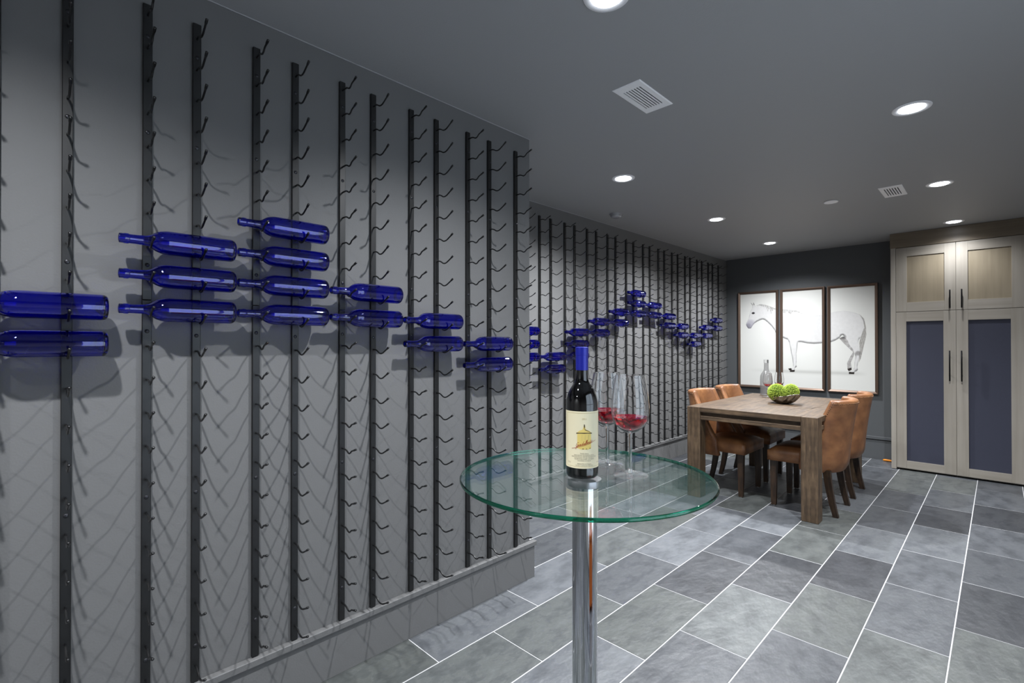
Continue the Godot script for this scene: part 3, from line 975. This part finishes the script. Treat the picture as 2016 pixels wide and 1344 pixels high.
func make_chair() -> Node3D:
	var t := Node3D.new()
	var sh := chair_shell()
	part(t, "backrest", sh[0], M.leather)
	var nl := part(t, "nailhead_trim", sh[1], M.nail)
	nl.set_meta("kind", "stuff")
	# seat: a padded block with soft edges and a low crown
	var st := begin(true)
	var n := 14
	var hx0 := -0.13
	var hx1 := 0.255
	var hz := 0.235
	var ybot := 0.362
	var pt := func(i: int, j: int, layer: int) -> Vector3:
		var u := -1.0 + 2.0 * i / n
		var v := -1.0 + 2.0 * j / n
		var x := lerpf(hx0, hx1, (u + 1) / 2)
		var z: float = v * hz * lerpf(0.90, 1.0, (u + 1) / 2)
		if layer == 0:
			return Vector3(x, ybot, z)
		var ex: float = 1.0 - pow(absf(u), 7.0)
		var ez: float = 1.0 - pow(absf(v), 7.0)
		var soft := 0.028
		return Vector3(x, 0.458 + 0.020 * (1 - u * u) * (1 - v * v) + soft * (ex * ez - 1.0) + 0.012, z)
	for i in n:
		for j in n:
			quad(st, pt.call(i, j, 1), pt.call(i + 1, j, 1), pt.call(i + 1, j + 1, 1), pt.call(i, j + 1, 1), Vector3.UP)
			quad(st, pt.call(i, j, 0), pt.call(i + 1, j, 0), pt.call(i + 1, j + 1, 0), pt.call(i, j + 1, 0), Vector3.DOWN)
	for k in n:
		for e in [0, n]:
			var o := Vector3(-1.0 if e == 0 else 1.0, 0, 0)
			quad(st, pt.call(e, k, 0), pt.call(e, k + 1, 0), pt.call(e, k + 1, 1), pt.call(e, k, 1), o)
			o = Vector3(0, 0, -1.0 if e == 0 else 1.0)
			quad(st, pt.call(k, e, 0), pt.call(k + 1, e, 0), pt.call(k + 1, e, 1), pt.call(k, e, 1), o)
	part(t, "seat", done(st), M.leather)
	for s in [-1.0, 1.0]:
		# front leg, tapering
		var lg := begin()
		var a := 0.024
		var b := 0.017
		var c := Vector3(0.215, 0, s * 0.205)
		for q in 4:
			var k0: Array = [[-1, -1], [1, -1], [1, 1], [-1, 1]][q]
			var k1: Array = [[1, -1], [1, 1], [-1, 1], [-1, -1]][q]
			quad(lg, c + Vector3(k0[0] * b, 0.006, k0[1] * b), c + Vector3(k1[0] * b, 0.006, k1[1] * b), c + Vector3(k1[0] * a, 0.365, k1[1] * a), c + Vector3(k0[0] * a, 0.365, k0[1] * a), Vector3(k0[0] + k1[0], 0, k0[1] + k1[1]), [Vector2(0, 0), Vector2(0, 0.04), Vector2(0.36, 0.04), Vector2(0.36, 0)])
		quad(lg, c + Vector3(-b, 0.006, -b), c + Vector3(b, 0.006, -b), c + Vector3(b, 0.006, b), c + Vector3(-b, 0.006, b), Vector3.DOWN)
		part(t, "leg", done(lg), M.walnut)
		part(t, "glide", lathe([pv([[0.008, 0.0], [0.010, 0.002], [0.010, 0.007]]), pv([[0.0, 0.0], [0.008, 0.0]])], 12), M.white, c)
		# rear leg, sweeping backward
		var rg := begin()
		var line := [[-0.150, 0.345], [-0.157, 0.27], [-0.168, 0.19], [-0.184, 0.10], [-0.208, 0.0]]
		var half := [0.026, 0.0245, 0.0225, 0.020, 0.0175]
		for i in 4:
			for q in 4:
				var k0: Array = [[-1, -1], [1, -1], [1, 1], [-1, 1]][q]
				var k1: Array = [[1, -1], [1, 1], [-1, 1], [-1, -1]][q]
				var f := func(j: int, k: Array) -> Vector3:
					return Vector3(line[j][0] + k[0] * half[j], line[j][1], s * 0.195 + k[1] * 0.017)
				quad(rg, f.call(i, k0), f.call(i, k1), f.call(i + 1, k1), f.call(i + 1, k0), Vector3(k0[0] + k1[0], 0, k0[1] + k1[1]), [Vector2(0.09 * i, 0), Vector2(0.09 * i, 0.04), Vector2(0.09 * i + 0.09, 0.04), Vector2(0.09 * i + 0.09, 0)])
		quad(rg, Vector3(-0.2255, 0, s * 0.195 - 0.017), Vector3(-0.1905, 0, s * 0.195 - 0.017), Vector3(-0.1905, 0, s * 0.195 + 0.017), Vector3(-0.2255, 0, s * 0.195 + 0.017), Vector3.DOWN)
		part(t, "leg", done(rg), M.walnut)
	return t

func make_chairs() -> void:
	chair0 = make_chair()
	var spots := [
		[-1.765, -4.500, 0.0, "tan leather chair on the left of the dining table, nearest the viewer"],
		[-1.765, -5.120, 0.0, "tan leather chair on the left of the dining table, nearest the back wall"],
		[-1.075, -4.485, PI, "tan leather chair on the right of the dining table, nearest the viewer"],
		[-1.078, -5.115, PI, "tan leather chair on the right of the dining table, nearest the back wall"],
	]
	for i in spots.size():
		var o: Node3D = chair0 if i == spots.size() - 1 else chair0.duplicate()
		o.name = numbered("dining_chair")
		add_child(o)
		o.position = Vector3(spots[i][0], 0, spots[i][1])
		o.rotation.y = spots[i][2]
		tag(o, spots[i][3], "chair", "tan leather dining chairs")

func make_centrepiece() -> void:
	# boat-shaped metal bowl with slanting ribs
	var c := Vector3(-1.372, DY, -4.81)
	var t := thing("leaf_bowl", "pewter leaf-shaped bowl with slanted ribs on the dining table", "bowl", c, -0.62)
	var st := begin(true)
	var nu := 72
	var nv := 12
	var p := func(i: int, j: int, inner: float) -> Vector3:
		var a := TAU * i / nu
		var v := float(j) / nv
		var tip: float = pow(absf(cos(a)), 3.0)
		var rx := (0.045 + 0.105 * pow(v, 0.75)) + 0.018 * tip * v
		var rz := 0.040 + 0.062 * pow(v, 0.75)
		var rib := 1.0 + 0.07 * sin(a * 14.0 + v * 5.0) * v
		var y := 0.003 + 0.062 * pow(v, 1.6) + 0.030 * tip * v * v
		return Vector3(cos(a) * (rx * rib - inner), y + inner * 1.2, sin(a) * (rz * rib - inner))
	for i in nu:
		for j in nv:
			var o: Vector3 = p.call(i, j, 0.0)
			quad(st, o, p.call(i + 1, j, 0.0), p.call(i + 1, j + 1, 0.0), p.call(i, j + 1, 0.0), Vector3(o.x, -0.06, o.z))
			quad(st, p.call(i, j, 0.003), p.call(i + 1, j, 0.003), p.call(i + 1, j + 1, 0.003), p.call(i, j + 1, 0.003), Vector3(-o.x, 0.06, -o.z))
		quad(st, p.call(i, nv, 0.0), p.call(i + 1, nv, 0.0), p.call(i + 1, nv, 0.003), p.call(i, nv, 0.003), Vector3.UP)
		tri(st, Vector3(0, 0.0005, 0), p.call(i, 0, 0.0), p.call(i + 1, 0, 0.0), Vector3.DOWN)
		tri(st, Vector3(0, 0.006, 0), p.call(i, 0, 0.003), p.call(i + 1, 0, 0.003), Vector3.UP)
	part(t, "bowl", done(st), M.pewter)
	# two green pompon flower heads in it
	for f in [[Vector3(-1.415, DY + 0.098, -4.785), 0.078, "lime green pompon flower head on the left in the bowl"], [Vector3(-1.318, DY + 0.108, -4.845), 0.068, "lime green pompon flower head on the right in the bowl"]]:
		var h := thing("flower_head", f[2], "flower", f[0], 0.0, "green flower heads in the bowl")
		part(h, "core", sphere(f[1] * 0.86, 20, 0.9), M.green_core)
		var pet := begin(true)
		var n := 760
		for k in n:
			var y := 1.0 - 2.0 * (k + 0.5) / n
			var r := sqrt(1.0 - y * y)
			var a := k * 2.399963
			var d := Vector3(cos(a) * r, y * 0.9, sin(a) * r).normalized()
			d = (d + Vector3(rng.randf_range(-0.06, 0.06), rng.randf_range(-0.02, 0.1), rng.randf_range(-0.06, 0.06))).normalized()
			var base: Vector3 = d * f[1] * 0.84
			var tip: Vector3 = d * f[1] * rng.randf_range(0.96, 1.02)
			add_tube(pet, [base, (base + tip) * 0.5, tip], [0.0022, 0.0034, 0.0024], 5)
		var pm := part(h, "petals", done(pet), M.green_petal)
		pm.set_meta("kind", "stuff")
	# carafe and two glasses behind it
	var b := thing("carafe", "tall smoky glass carafe with a stopper at the back of the dining table", "carafe", Vector3(-1.722, DY, -5.48))
	part(b, "body", lathe([pv([[0.0, 0.001], [0.053, 0.001]]), pv([[0.053, 0.001], [0.057, 0.006], [0.058, 0.02], [0.058, 0.10], [0.058, 0.175], [0.056, 0.198], [0.049, 0.220], [0.038, 0.238], [0.027, 0.252], [0.0225, 0.27], [0.0215, 0.30], [0.0215, 0.335]])], 40), M.frosted)
	part(b, "stopper", lathe([pv([[0.0, 0.325], [0.021, 0.325]]), pv([[0.0218, 0.335], [0.0225, 0.34], [0.0225, 0.368]]), pv([[0.0225, 0.368], [0.0, 0.370]])], 24), M.clear_glass)

func make_prints() -> void:
	var horse := {
		"body": "-2.257,1.780 -2.205,1.811 -2.147,1.795 -2.091,1.775 -2.035,1.748 -1.931,1.733 -1.872,1.724 -1.818,1.709 -1.766,1.698 -1.724,1.681 -1.688,1.648 -1.633,1.637 -1.562,1.638 -1.503,1.643 -1.416,1.661 -1.368,1.675 -1.321,1.680 -1.274,1.681 -1.219,1.668 -1.164,1.649 -1.124,1.624 -1.098,1.582 -1.089,1.517 -1.094,1.442 -1.112,1.388 -1.143,1.345 -1.148,1.313 -1.139,1.258 -1.128,1.226 -1.130,1.193 -1.139,1.161 -1.149,1.095 -1.158,1.030 -1.153,1.003 -1.162,0.986 -1.185,0.975 -1.187,0.953 -1.235,0.949 -1.231,0.973 -1.199,0.996 -1.185,1.029 -1.185,1.084 -1.175,1.149 -1.184,1.193 -1.198,1.236 -1.229,1.280 -1.248,1.335 -1.284,1.390 -1.303,1.402 -1.331,1.363 -1.369,1.336 -1.422,1.313 -1.504,1.305 -1.594,1.297 -1.664,1.303 -1.726,1.317 -1.767,1.317 -1.773,1.256 -1.783,1.174 -1.781,1.104 -1.784,1.045 -1.779,1.016 -1.800,0.997 -1.802,0.962 -1.853,0.951 -1.851,0.972 -1.821,1.003 -1.821,1.056 -1.829,1.126 -1.841,1.185 -1.850,1.244 -1.862,1.315 -1.878,1.350 -1.932,1.372 -1.981,1.393 -2.016,1.418 -2.036,1.472 -2.069,1.521 -2.114,1.571 -2.148,1.603 -2.176,1.613 -2.205,1.605 -2.240,1.588 -2.275,1.564 -2.299,1.534 -2.317,1.501 -2.346,1.498 -2.364,1.517 -2.378,1.548 -2.372,1.580 -2.352,1.617 -2.334,1.678 -2.322,1.728 -2.304,1.764 -2.296,1.795 -2.321,1.842 -2.303,1.824 -2.284,1.790 -2.288,1.843 -2.274,1.815",
		"far": "-1.331,1.363 -1.284,1.385 -1.238,1.335 -1.198,1.236 -1.184,1.182 -1.203,1.127 -1.219,1.083 -1.212,1.023 -1.214,0.995 -1.240,0.981 -1.251,1.005 -1.256,1.076 -1.230,1.137 -1.198,1.203 -1.248,1.258 -1.294,1.313",
		"tail": "-1.137,1.636 -1.093,1.582 -1.076,1.484 -1.074,1.398 -1.090,1.312 -1.108,1.215 -1.126,1.128 -1.144,1.085 -1.144,1.139 -1.135,1.226 -1.139,1.313 -1.121,1.388 -1.093,1.485 -1.102,1.561",
		"mane": "-2.257,1.793 -2.205,1.813 -2.147,1.800 -2.091,1.780 -2.035,1.752 -1.980,1.735 -1.872,1.724 -1.776,1.707 -1.683,1.648 -1.724,1.670 -1.776,1.690 -1.829,1.694 -1.856,1.646 -1.872,1.700 -1.915,1.672 -1.936,1.709 -2.013,1.725 -2.046,1.736 -2.078,1.679 -2.091,1.751 -2.114,1.712 -2.136,1.768 -2.170,1.776 -2.205,1.796",
		"hoof": "-1.853,0.970 -1.802,0.976 -1.804,0.950 -1.857,0.948",
		"hoof2": "-1.874,0.990 -1.840,0.996 -1.832,0.975 -1.861,0.967",
		"hoof3": "-1.238,0.973 -1.187,0.972 -1.189,0.948 -1.240,0.948",
		"hoof4": "-1.253,1.007 -1.214,1.024 -1.212,0.998 -1.240,0.981",
	}
	var poly := {}
	for k in horse:
		var p := PackedVector2Array()
		for q in horse[k].split(" "):
			var xy: PackedStringArray = q.split(",")
			p.append(Vector2(float(xy[0]), float(xy[1])))
		poly[k] = p
	var hair := noise(0.05, 4, FastNoiseLite.TYPE_SIMPLEX_SMOOTH, 8)
	var panels := [[-2.451, -2.016, "dark bronze framed print with the white horse's head and neck"], [-1.935, -1.506, "dark bronze framed print with the white horse's shoulder and foreleg"], [-1.421, -0.991, "dark bronze framed print with the white horse's hindquarters and tail"]]
	var ylo := 0.757
	var yhi := 1.956
	for pn in panels:
		var w := 224
		var h := 620
		var bg := Color(0.83, 0.83, 0.81)
		var img := Image.create(w, h, false, Image.FORMAT_RGB8)
		var mask := Image.create(w, h, false, Image.FORMAT_RGB8)
		var wx := func(ix: float) -> float: return lerpf(pn[0], pn[1], (ix + 0.5) / w)
		var wy := func(iy: float) -> float: return lerpf(yhi, ylo, (iy + 0.5) / h)
		var what := PackedByteArray()
		what.resize(w * h)
		for iy in h:
			for ix in w:
				var q := Vector2(wx.call(ix), wy.call(iy))
				var kind := 0
				if q.y < 1.87 and q.y > 0.93:
					if Geometry2D.is_point_in_polygon(q, poly.body): kind = 1
					elif Geometry2D.is_point_in_polygon(q, poly.far): kind = 2
					if kind != 2 and Geometry2D.is_point_in_polygon(q, poly.tail): kind = 3
					if Geometry2D.is_point_in_polygon(q, poly.mane): kind = 4
					for hf in ["hoof", "hoof2", "hoof3", "hoof4"]:
						if Geometry2D.is_point_in_polygon(q, poly[hf]): kind = 5
				what[iy * w + ix] = kind
				mask.set_pixel(ix, iy, Color.WHITE if kind > 0 else Color.BLACK)
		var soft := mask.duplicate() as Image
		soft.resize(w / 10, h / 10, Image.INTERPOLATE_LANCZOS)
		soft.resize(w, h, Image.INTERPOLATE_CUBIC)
		for iy in h:
			for ix in w:
				var q := Vector2(wx.call(ix), wy.call(iy))
				var n := hair.get_noise_2d(q.x * 420.0, q.y * 420.0)
				var c := bg
				# the printed ground line under the hooves
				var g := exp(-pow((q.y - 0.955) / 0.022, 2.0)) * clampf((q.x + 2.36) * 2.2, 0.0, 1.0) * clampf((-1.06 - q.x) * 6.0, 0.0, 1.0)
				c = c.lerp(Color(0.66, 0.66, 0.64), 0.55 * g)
				var kind := what[iy * w + ix]
				if kind > 0:
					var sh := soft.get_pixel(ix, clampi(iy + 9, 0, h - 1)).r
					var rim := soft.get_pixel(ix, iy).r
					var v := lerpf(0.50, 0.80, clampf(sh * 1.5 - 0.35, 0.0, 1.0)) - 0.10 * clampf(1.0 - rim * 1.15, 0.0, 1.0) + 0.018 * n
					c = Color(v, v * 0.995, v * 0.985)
					if kind == 2:
						c = Color(0.56, 0.55, 0.54).lerp(Color(0.70, 0.69, 0.68), clampf(n + 0.5, 0, 1))
					elif kind == 3:
						var s := hair.get_noise_2d(q.x * 4200.0, q.y * 300.0)
						c = Color(0.50, 0.49, 0.47).lerp(Color(0.74, 0.73, 0.71), clampf(s + 0.5, 0, 1))
					elif kind == 4:
						var s := hair.get_noise_2d(q.x * 3800.0 + q.y * 900.0, q.y * 400.0)
						c = c.lerp(Color(0.45, 0.44, 0.42), clampf(s * 1.4 + 0.25, 0, 0.85))
					elif kind == 5:
						c = Color(0.16, 0.14, 0.13)
					# muzzle, eye, ear, hock and groin marks
					c = c.lerp(Color(0.30, 0.29, 0.33), clampf(1.3 - q.distance_to(Vector2(-2.350, 1.535)) / 0.034, 0.0, 0.8))
					c = c.lerp(Color(0.62, 0.61, 0.65), clampf(1.2 - q.distance_to(Vector2(-2.325, 1.56)) / 0.06, 0.0, 0.7))
					c = c.lerp(Color(0.10, 0.09, 0.10), clampf(2.0 - ((q - Vector2(-2.289, 1.700)) * Vector2(0.75, 1.2)).length() / 0.009, 0.0, 1.0))
					c = c.lerp(Color(0.25, 0.24, 0.25), clampf(1.4 - ((q - Vector2(-2.281, 1.825)) * Vector2(1.5, 0.6)).length() / 0.011, 0.0, 0.9))
					c = c.lerp(Color(0.30, 0.29, 0.28), clampf(1.2 - q.distance_to(Vector2(-1.296, 1.378)) / 0.034, 0.0, 0.8))
					c = c.lerp(Color(0.40, 0.39, 0.38), clampf(1.2 - q.distance_to(Vector2(-1.150, 1.19)) / 0.028, 0.0, 0.6))
				img.set_pixel(ix, iy, c)
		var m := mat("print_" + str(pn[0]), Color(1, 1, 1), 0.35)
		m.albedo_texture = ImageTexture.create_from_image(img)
		var zf := ZB + 0.001
		var t := thing("framed_print", pn[2], "framed print", Vector3((pn[0] + pn[1]) / 2, ylo, zf), 0.0, "three framed horse prints")
		var hw: float = (pn[1] - pn[0]) / 2
		var hh := yhi - ylo
		var st := begin()
		quad(st, Vector3(-hw - 0.004, -0.004, 0.016), Vector3(hw + 0.004, -0.004, 0.016), Vector3(hw + 0.004, hh + 0.004, 0.016), Vector3(-hw - 0.004, hh + 0.004, 0.016), Vector3(0, 0, 1), [Vector2(0, 1), Vector2(1, 1), Vector2(1, 0), Vector2(0, 0)])
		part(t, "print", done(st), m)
		slab(t, "backing", Vector3(-hw - 0.01, -0.01, 0.0), Vector3(hw + 0.01, hh + 0.01, 0.014), M.slot, 0.001)
		# mitred moulding: outer face, sloping front, inner lip
		var fw := 0.027
		var fr := begin()
		var cs := [Vector2(-hw, 0), Vector2(hw, 0), Vector2(hw, hh), Vector2(-hw, hh)]
		var dg := [Vector2(-1, -1), Vector2(1, -1), Vector2(1, 1), Vector2(-1, 1)]
		for e in 4:
			var k := (e + 1) % 4
			var prof := [[0.0, 0.0165], [0.0, 0.024], [0.006, 0.027], [fw * 0.7, 0.034], [fw, 0.034], [fw + 0.002, 0.031], [fw + 0.002, 0.0]]
			var ma: Vector2 = (cs[e] + cs[k]) / 2 - Vector2(0, hh / 2)
			var on := Vector3(ma.x, ma.y, 0).normalized()
			for s in prof.size() - 1:
				var p0: Array = prof[s]
				var p1: Array = prof[s + 1]
				var v := func(i: int, pr: Array) -> Vector3:
					var xy: Vector2 = cs[i] + dg[i] * pr[0]
					return Vector3(xy.x, xy.y, pr[1])
				var dd := Vector2(p1[0] - p0[0], p1[1] - p0[1])
				quad(fr, v.call(e, p0), v.call(k, p0), v.call(k, p1), v.call(e, p1), on * -dd.y + Vector3(0, 0, 1) * dd.x)
		part(t, "frame", done(fr), M.bronze)

# ------------------------------------------------------------------ built-in cabinet
func make_cabinet() -> void:
	var x0 := -0.800
	var x1 := 0.212
	var t := thing("built_in_cabinet", "tall taupe wooden cabinet with navy cloth lower doors", "cabinet", Vector3(0, 0, ZC))
	slab(t, "body", Vector3(x0 + 0.012, 0.012, ZB - ZC + 0.002), Vector3(x1, CEIL - 0.002, -0.022), M.maple, 0.001)
	slab(t, "side_stile", Vector3(x0, 0.004, -0.30), Vector3(x0 + 0.042, CEIL - 0.15, 0.0), M.maple, 0.001, Vector2(0.3, 0.1))
	slab(t, "side_stile", Vector3(x1 - 0.042, 0.004, -0.30), Vector3(x1, CEIL - 0.15, 0.0), M.maple, 0.001, Vector2(0.6, 0.4))
	slab(t, "crown", Vector3(x0 - 0.004, 2.288, -0.35), Vector3(x1 + 0.004, CEIL - 0.001, 0.006), M.maple_crown, 0.002)
	var door := func(called: String, xa: float, xb: float, ya: float, yb: float, ins: Array, cloth: bool, hx: float, hy0: float, hy1: float, seed_uv: Vector2) -> void:
		var d := Node3D.new()
		d.name = called
		t.add_child(d, true)
		# ins: inset opening xa, xb, ya, yb
		slab(d, "stile", Vector3(xa, ya, -0.02), Vector3(ins[0], yb, 0.0), M.maple, 0.0012, seed_uv)
		slab(d, "stile", Vector3(ins[1], ya, -0.02), Vector3(xb, yb, 0.0), M.maple, 0.0012, seed_uv + Vector2(0.2, 0.3))
		slab(d, "rail", Vector3(ins[0], ya, -0.02), Vector3(ins[1], ins[2], -0.0004), M.maple, 0.0006, seed_uv + Vector2(0.5, 0.2))
		slab(d, "rail", Vector3(ins[0], ins[3], -0.02), Vector3(ins[1], yb, -0.0004), M.maple, 0.0006, seed_uv + Vector2(0.1, 0.6))
		slab(d, "panel", Vector3(ins[0] - 0.004, ins[2] - 0.004, -0.018), Vector3(ins[1] + 0.004, ins[3] + 0.004, -0.011), M.navy_cloth if cloth else M.maple_panel, 0.0005, seed_uv)
		var st := begin(true)
		add_tube(st, [Vector3(hx, hy0, 0.030), Vector3(hx, (hy0 + hy1) / 2, 0.030), Vector3(hx, hy1, 0.030)], [0.0058, 0.0058, 0.0058], 10)
		for yy in [lerpf(hy0, hy1, 0.2), lerpf(hy0, hy1, 0.8)]:
			add_tube(st, [Vector3(hx, yy, -0.001), Vector3(hx, yy, 0.028)], [0.0045, 0.0045], 8)
		part(d, "handle", done(st), M.handle)
	door.call("upper_door", -0.7555, -0.2965, 1.6265, 2.284, [-0.668, -0.379, 1.720, 2.193], false, -0.338, 1.600 + 0.045, 1.822, Vector2(0.1, 0.2))
	door.call("upper_door", -0.2930, 0.1680, 1.6265, 2.284, [-0.210, 0.084, 1.720, 2.193], false, -0.253, 1.600 + 0.045, 1.822, Vector2(0.7, 0.5))
	door.call("lower_door", -0.7555, -0.2965, 0.022, 1.6215, [-0.674, -0.388, 0.100, 1.525], true, -0.342, 0.935, 1.228, Vector2(0.35, 0.8))
	door.call("lower_door", -0.2930, 0.1680, 0.022, 1.6215, [-0.209, 0.077, 0.100, 1.525], true, -0.256, 0.935, 1.228, Vector2(0.9, 0.15))

# ------------------------------------------------------------------ ceiling fittings and odds and ends
func vent(x0: float, x1: float, z0: float, z1: float, slots: int, label: String) -> void:
	var t := thing("ceiling_vent", label, "air vent", Vector3((x0 + x1) / 2, CEIL, (z0 + z1) / 2), 0.0, "white ceiling vents")
	var hx := (x1 - x0) / 2
	var hz := (z0 - z1) / 2
	var bx := hx * 0.60
	var bz := hz * 0.68
	var y0 := -0.004
	var fr := begin()
	# four flat borders with sloping outer edges
	var o := [Vector3(-hx, -0.0005, -hz), Vector3(hx, -0.0005, -hz), Vector3(hx, -0.0005, hz), Vector3(-hx, -0.0005, hz)]
	var n := [Vector3(-hx + 0.005, y0, -hz + 0.005), Vector3(hx - 0.005, y0, -hz + 0.005), Vector3(hx - 0.005, y0, hz - 0.005), Vector3(-hx + 0.005, y0, hz - 0.005)]
	var i := [Vector3(-bx, y0, -bz), Vector3(bx, y0, -bz), Vector3(bx, y0, bz), Vector3(-bx, y0, bz)]
	var u := [Vector3(-bx, -0.0005, -bz), Vector3(bx, -0.0005, -bz), Vector3(bx, -0.0005, bz), Vector3(-bx, -0.0005, bz)]
	for e in 4:
		var k := (e + 1) % 4
		quad(fr, o[e], o[k], n[k], n[e], (o[e] + o[k]) + Vector3(0, -0.05, 0))
		quad(fr, n[e], n[k], i[k], i[e], Vector3.DOWN)
		quad(fr, i[e], i[k], u[k], u[e], -(i[e] + i[k]))
	part(t, "frame", done(fr), M.white)
	var gap := 2 * bx / (slots + 1.5 * (slots - 1))     # slats half as wide again as the slots between them
	for k in slots - 1:
		var x := -bx + gap * (1.0 + 2.5 * k)
		slab(t, "slat", Vector3(x, y0, -bz), Vector3(x + 1.5 * gap, y0 + 0.0012, bz), M.white, 0.0002)

func make_details() -> void:
	for v in VENTS:
		vent(v[0], v[1], v[2], v[3], v[4], v[5])
	var t := thing("smoke_detector", "glossy grey smoke detector on the ceiling beside the far rack wall", "smoke detector", Vector3(-2.381, CEIL, -3.681))
	part(t, "base", lathe([pv([[0.0, -0.012], [0.054, -0.012]]), pv([[0.054, -0.012], [0.056, -0.006], [0.056, 0.0]])], 32), M.plastic)
	part(t, "sensor_cover", lathe([pv([[0.0, -0.036], [0.030, -0.036], [0.042, -0.031], [0.047, -0.022], [0.048, -0.012]])], 32), M.plastic)
	t = thing("sprinkler_cover", "plain white round cover plate on the ceiling", "cover plate", Vector3(-0.952, CEIL, -4.584))
	part(t, "plate", lathe([pv([[0.0, -0.008], [0.048, -0.008]]), pv([[0.048, -0.008], [0.050, -0.006], [0.050, -0.002]]), pv([[0.050, -0.002], [0.038, -0.002], [0.038, 0.0]])], 32), M.white)
	# the scrap of orange plastic on the floor by the cabinet
	t = thing("orange_scrap", "small orange scrap on the floor between back wall and cabinet", "scrap", Vector3(-0.868, 0.001, ZB + 0.075))
	var st := begin(true)
	add_tube(st, [Vector3(-0.045, 0.012, 0.0), Vector3(-0.02, 0.013, 0.004), Vector3(0.01, 0.012, 0.002), Vector3(0.05, 0.011, 0.006)], [0.009, 0.012, 0.010, 0.009], 8)
	part(t, "piece", done(st), M.orange_plastic)
	# outside the frame: the orange-brown chest that the chrome post mirrors
	t = thing("wooden_chest", "low orange wooden chest by the right wall, outside the frame", "chest", Vector3(XR - 0.24, 0, -1.02))
	slab(t, "body", Vector3(-0.2, 0.04, -0.32), Vector3(0.2, 0.36, 0.32), M.orange_wood, 0.004)
	slab(t, "lid", Vector3(-0.215, 0.36, -0.335), Vector3(0.21, 0.39, 0.335), M.orange_wood, 0.004, Vector2(0.4, 0.2))
	for sz in [-1.0, 1.0]:
		slab(t, "foot", Vector3(-0.2, 0.0, sz * 0.32), Vector3(0.2, 0.04, sz * 0.24), M.orange_wood, 0.002)

func _ready() -> void:
	rng.seed = 20240611
	make_view()
	make_materials()
	make_lamps()
	make_room()
	make_floor()
	make_cabinet()
	make_rack()
	make_dining_table()
	make_chairs()
	make_prints()
	make_glass_table()
	make_red_bottle()
	wine_glass(Vector3(-0.628, TY + 0.0003, -1.030), 1.0, 0.140, "wine glass of red wine on the glass table, in front on the right", "wine glasses on the glass table")
	wine_glass(Vector3(-0.726, TY + 0.0003, -1.078), 1.0, 0.143, "wine glass of red wine on the glass table, partly behind the bottle", "wine glasses on the glass table")
	make_centrepiece()
	wine_glass(Vector3(-1.652, DY + 0.0003, -5.30), 1.0, 0.128, "wine glass in front of the carafe on the dining table", "wine glasses on the dining table")
	wine_glass(Vector3(-1.605, DY + 0.0003, -5.50), 1.0, 0.128, "wine glass right of the carafe on the dining table", "wine glasses on the dining table")
	make_details()
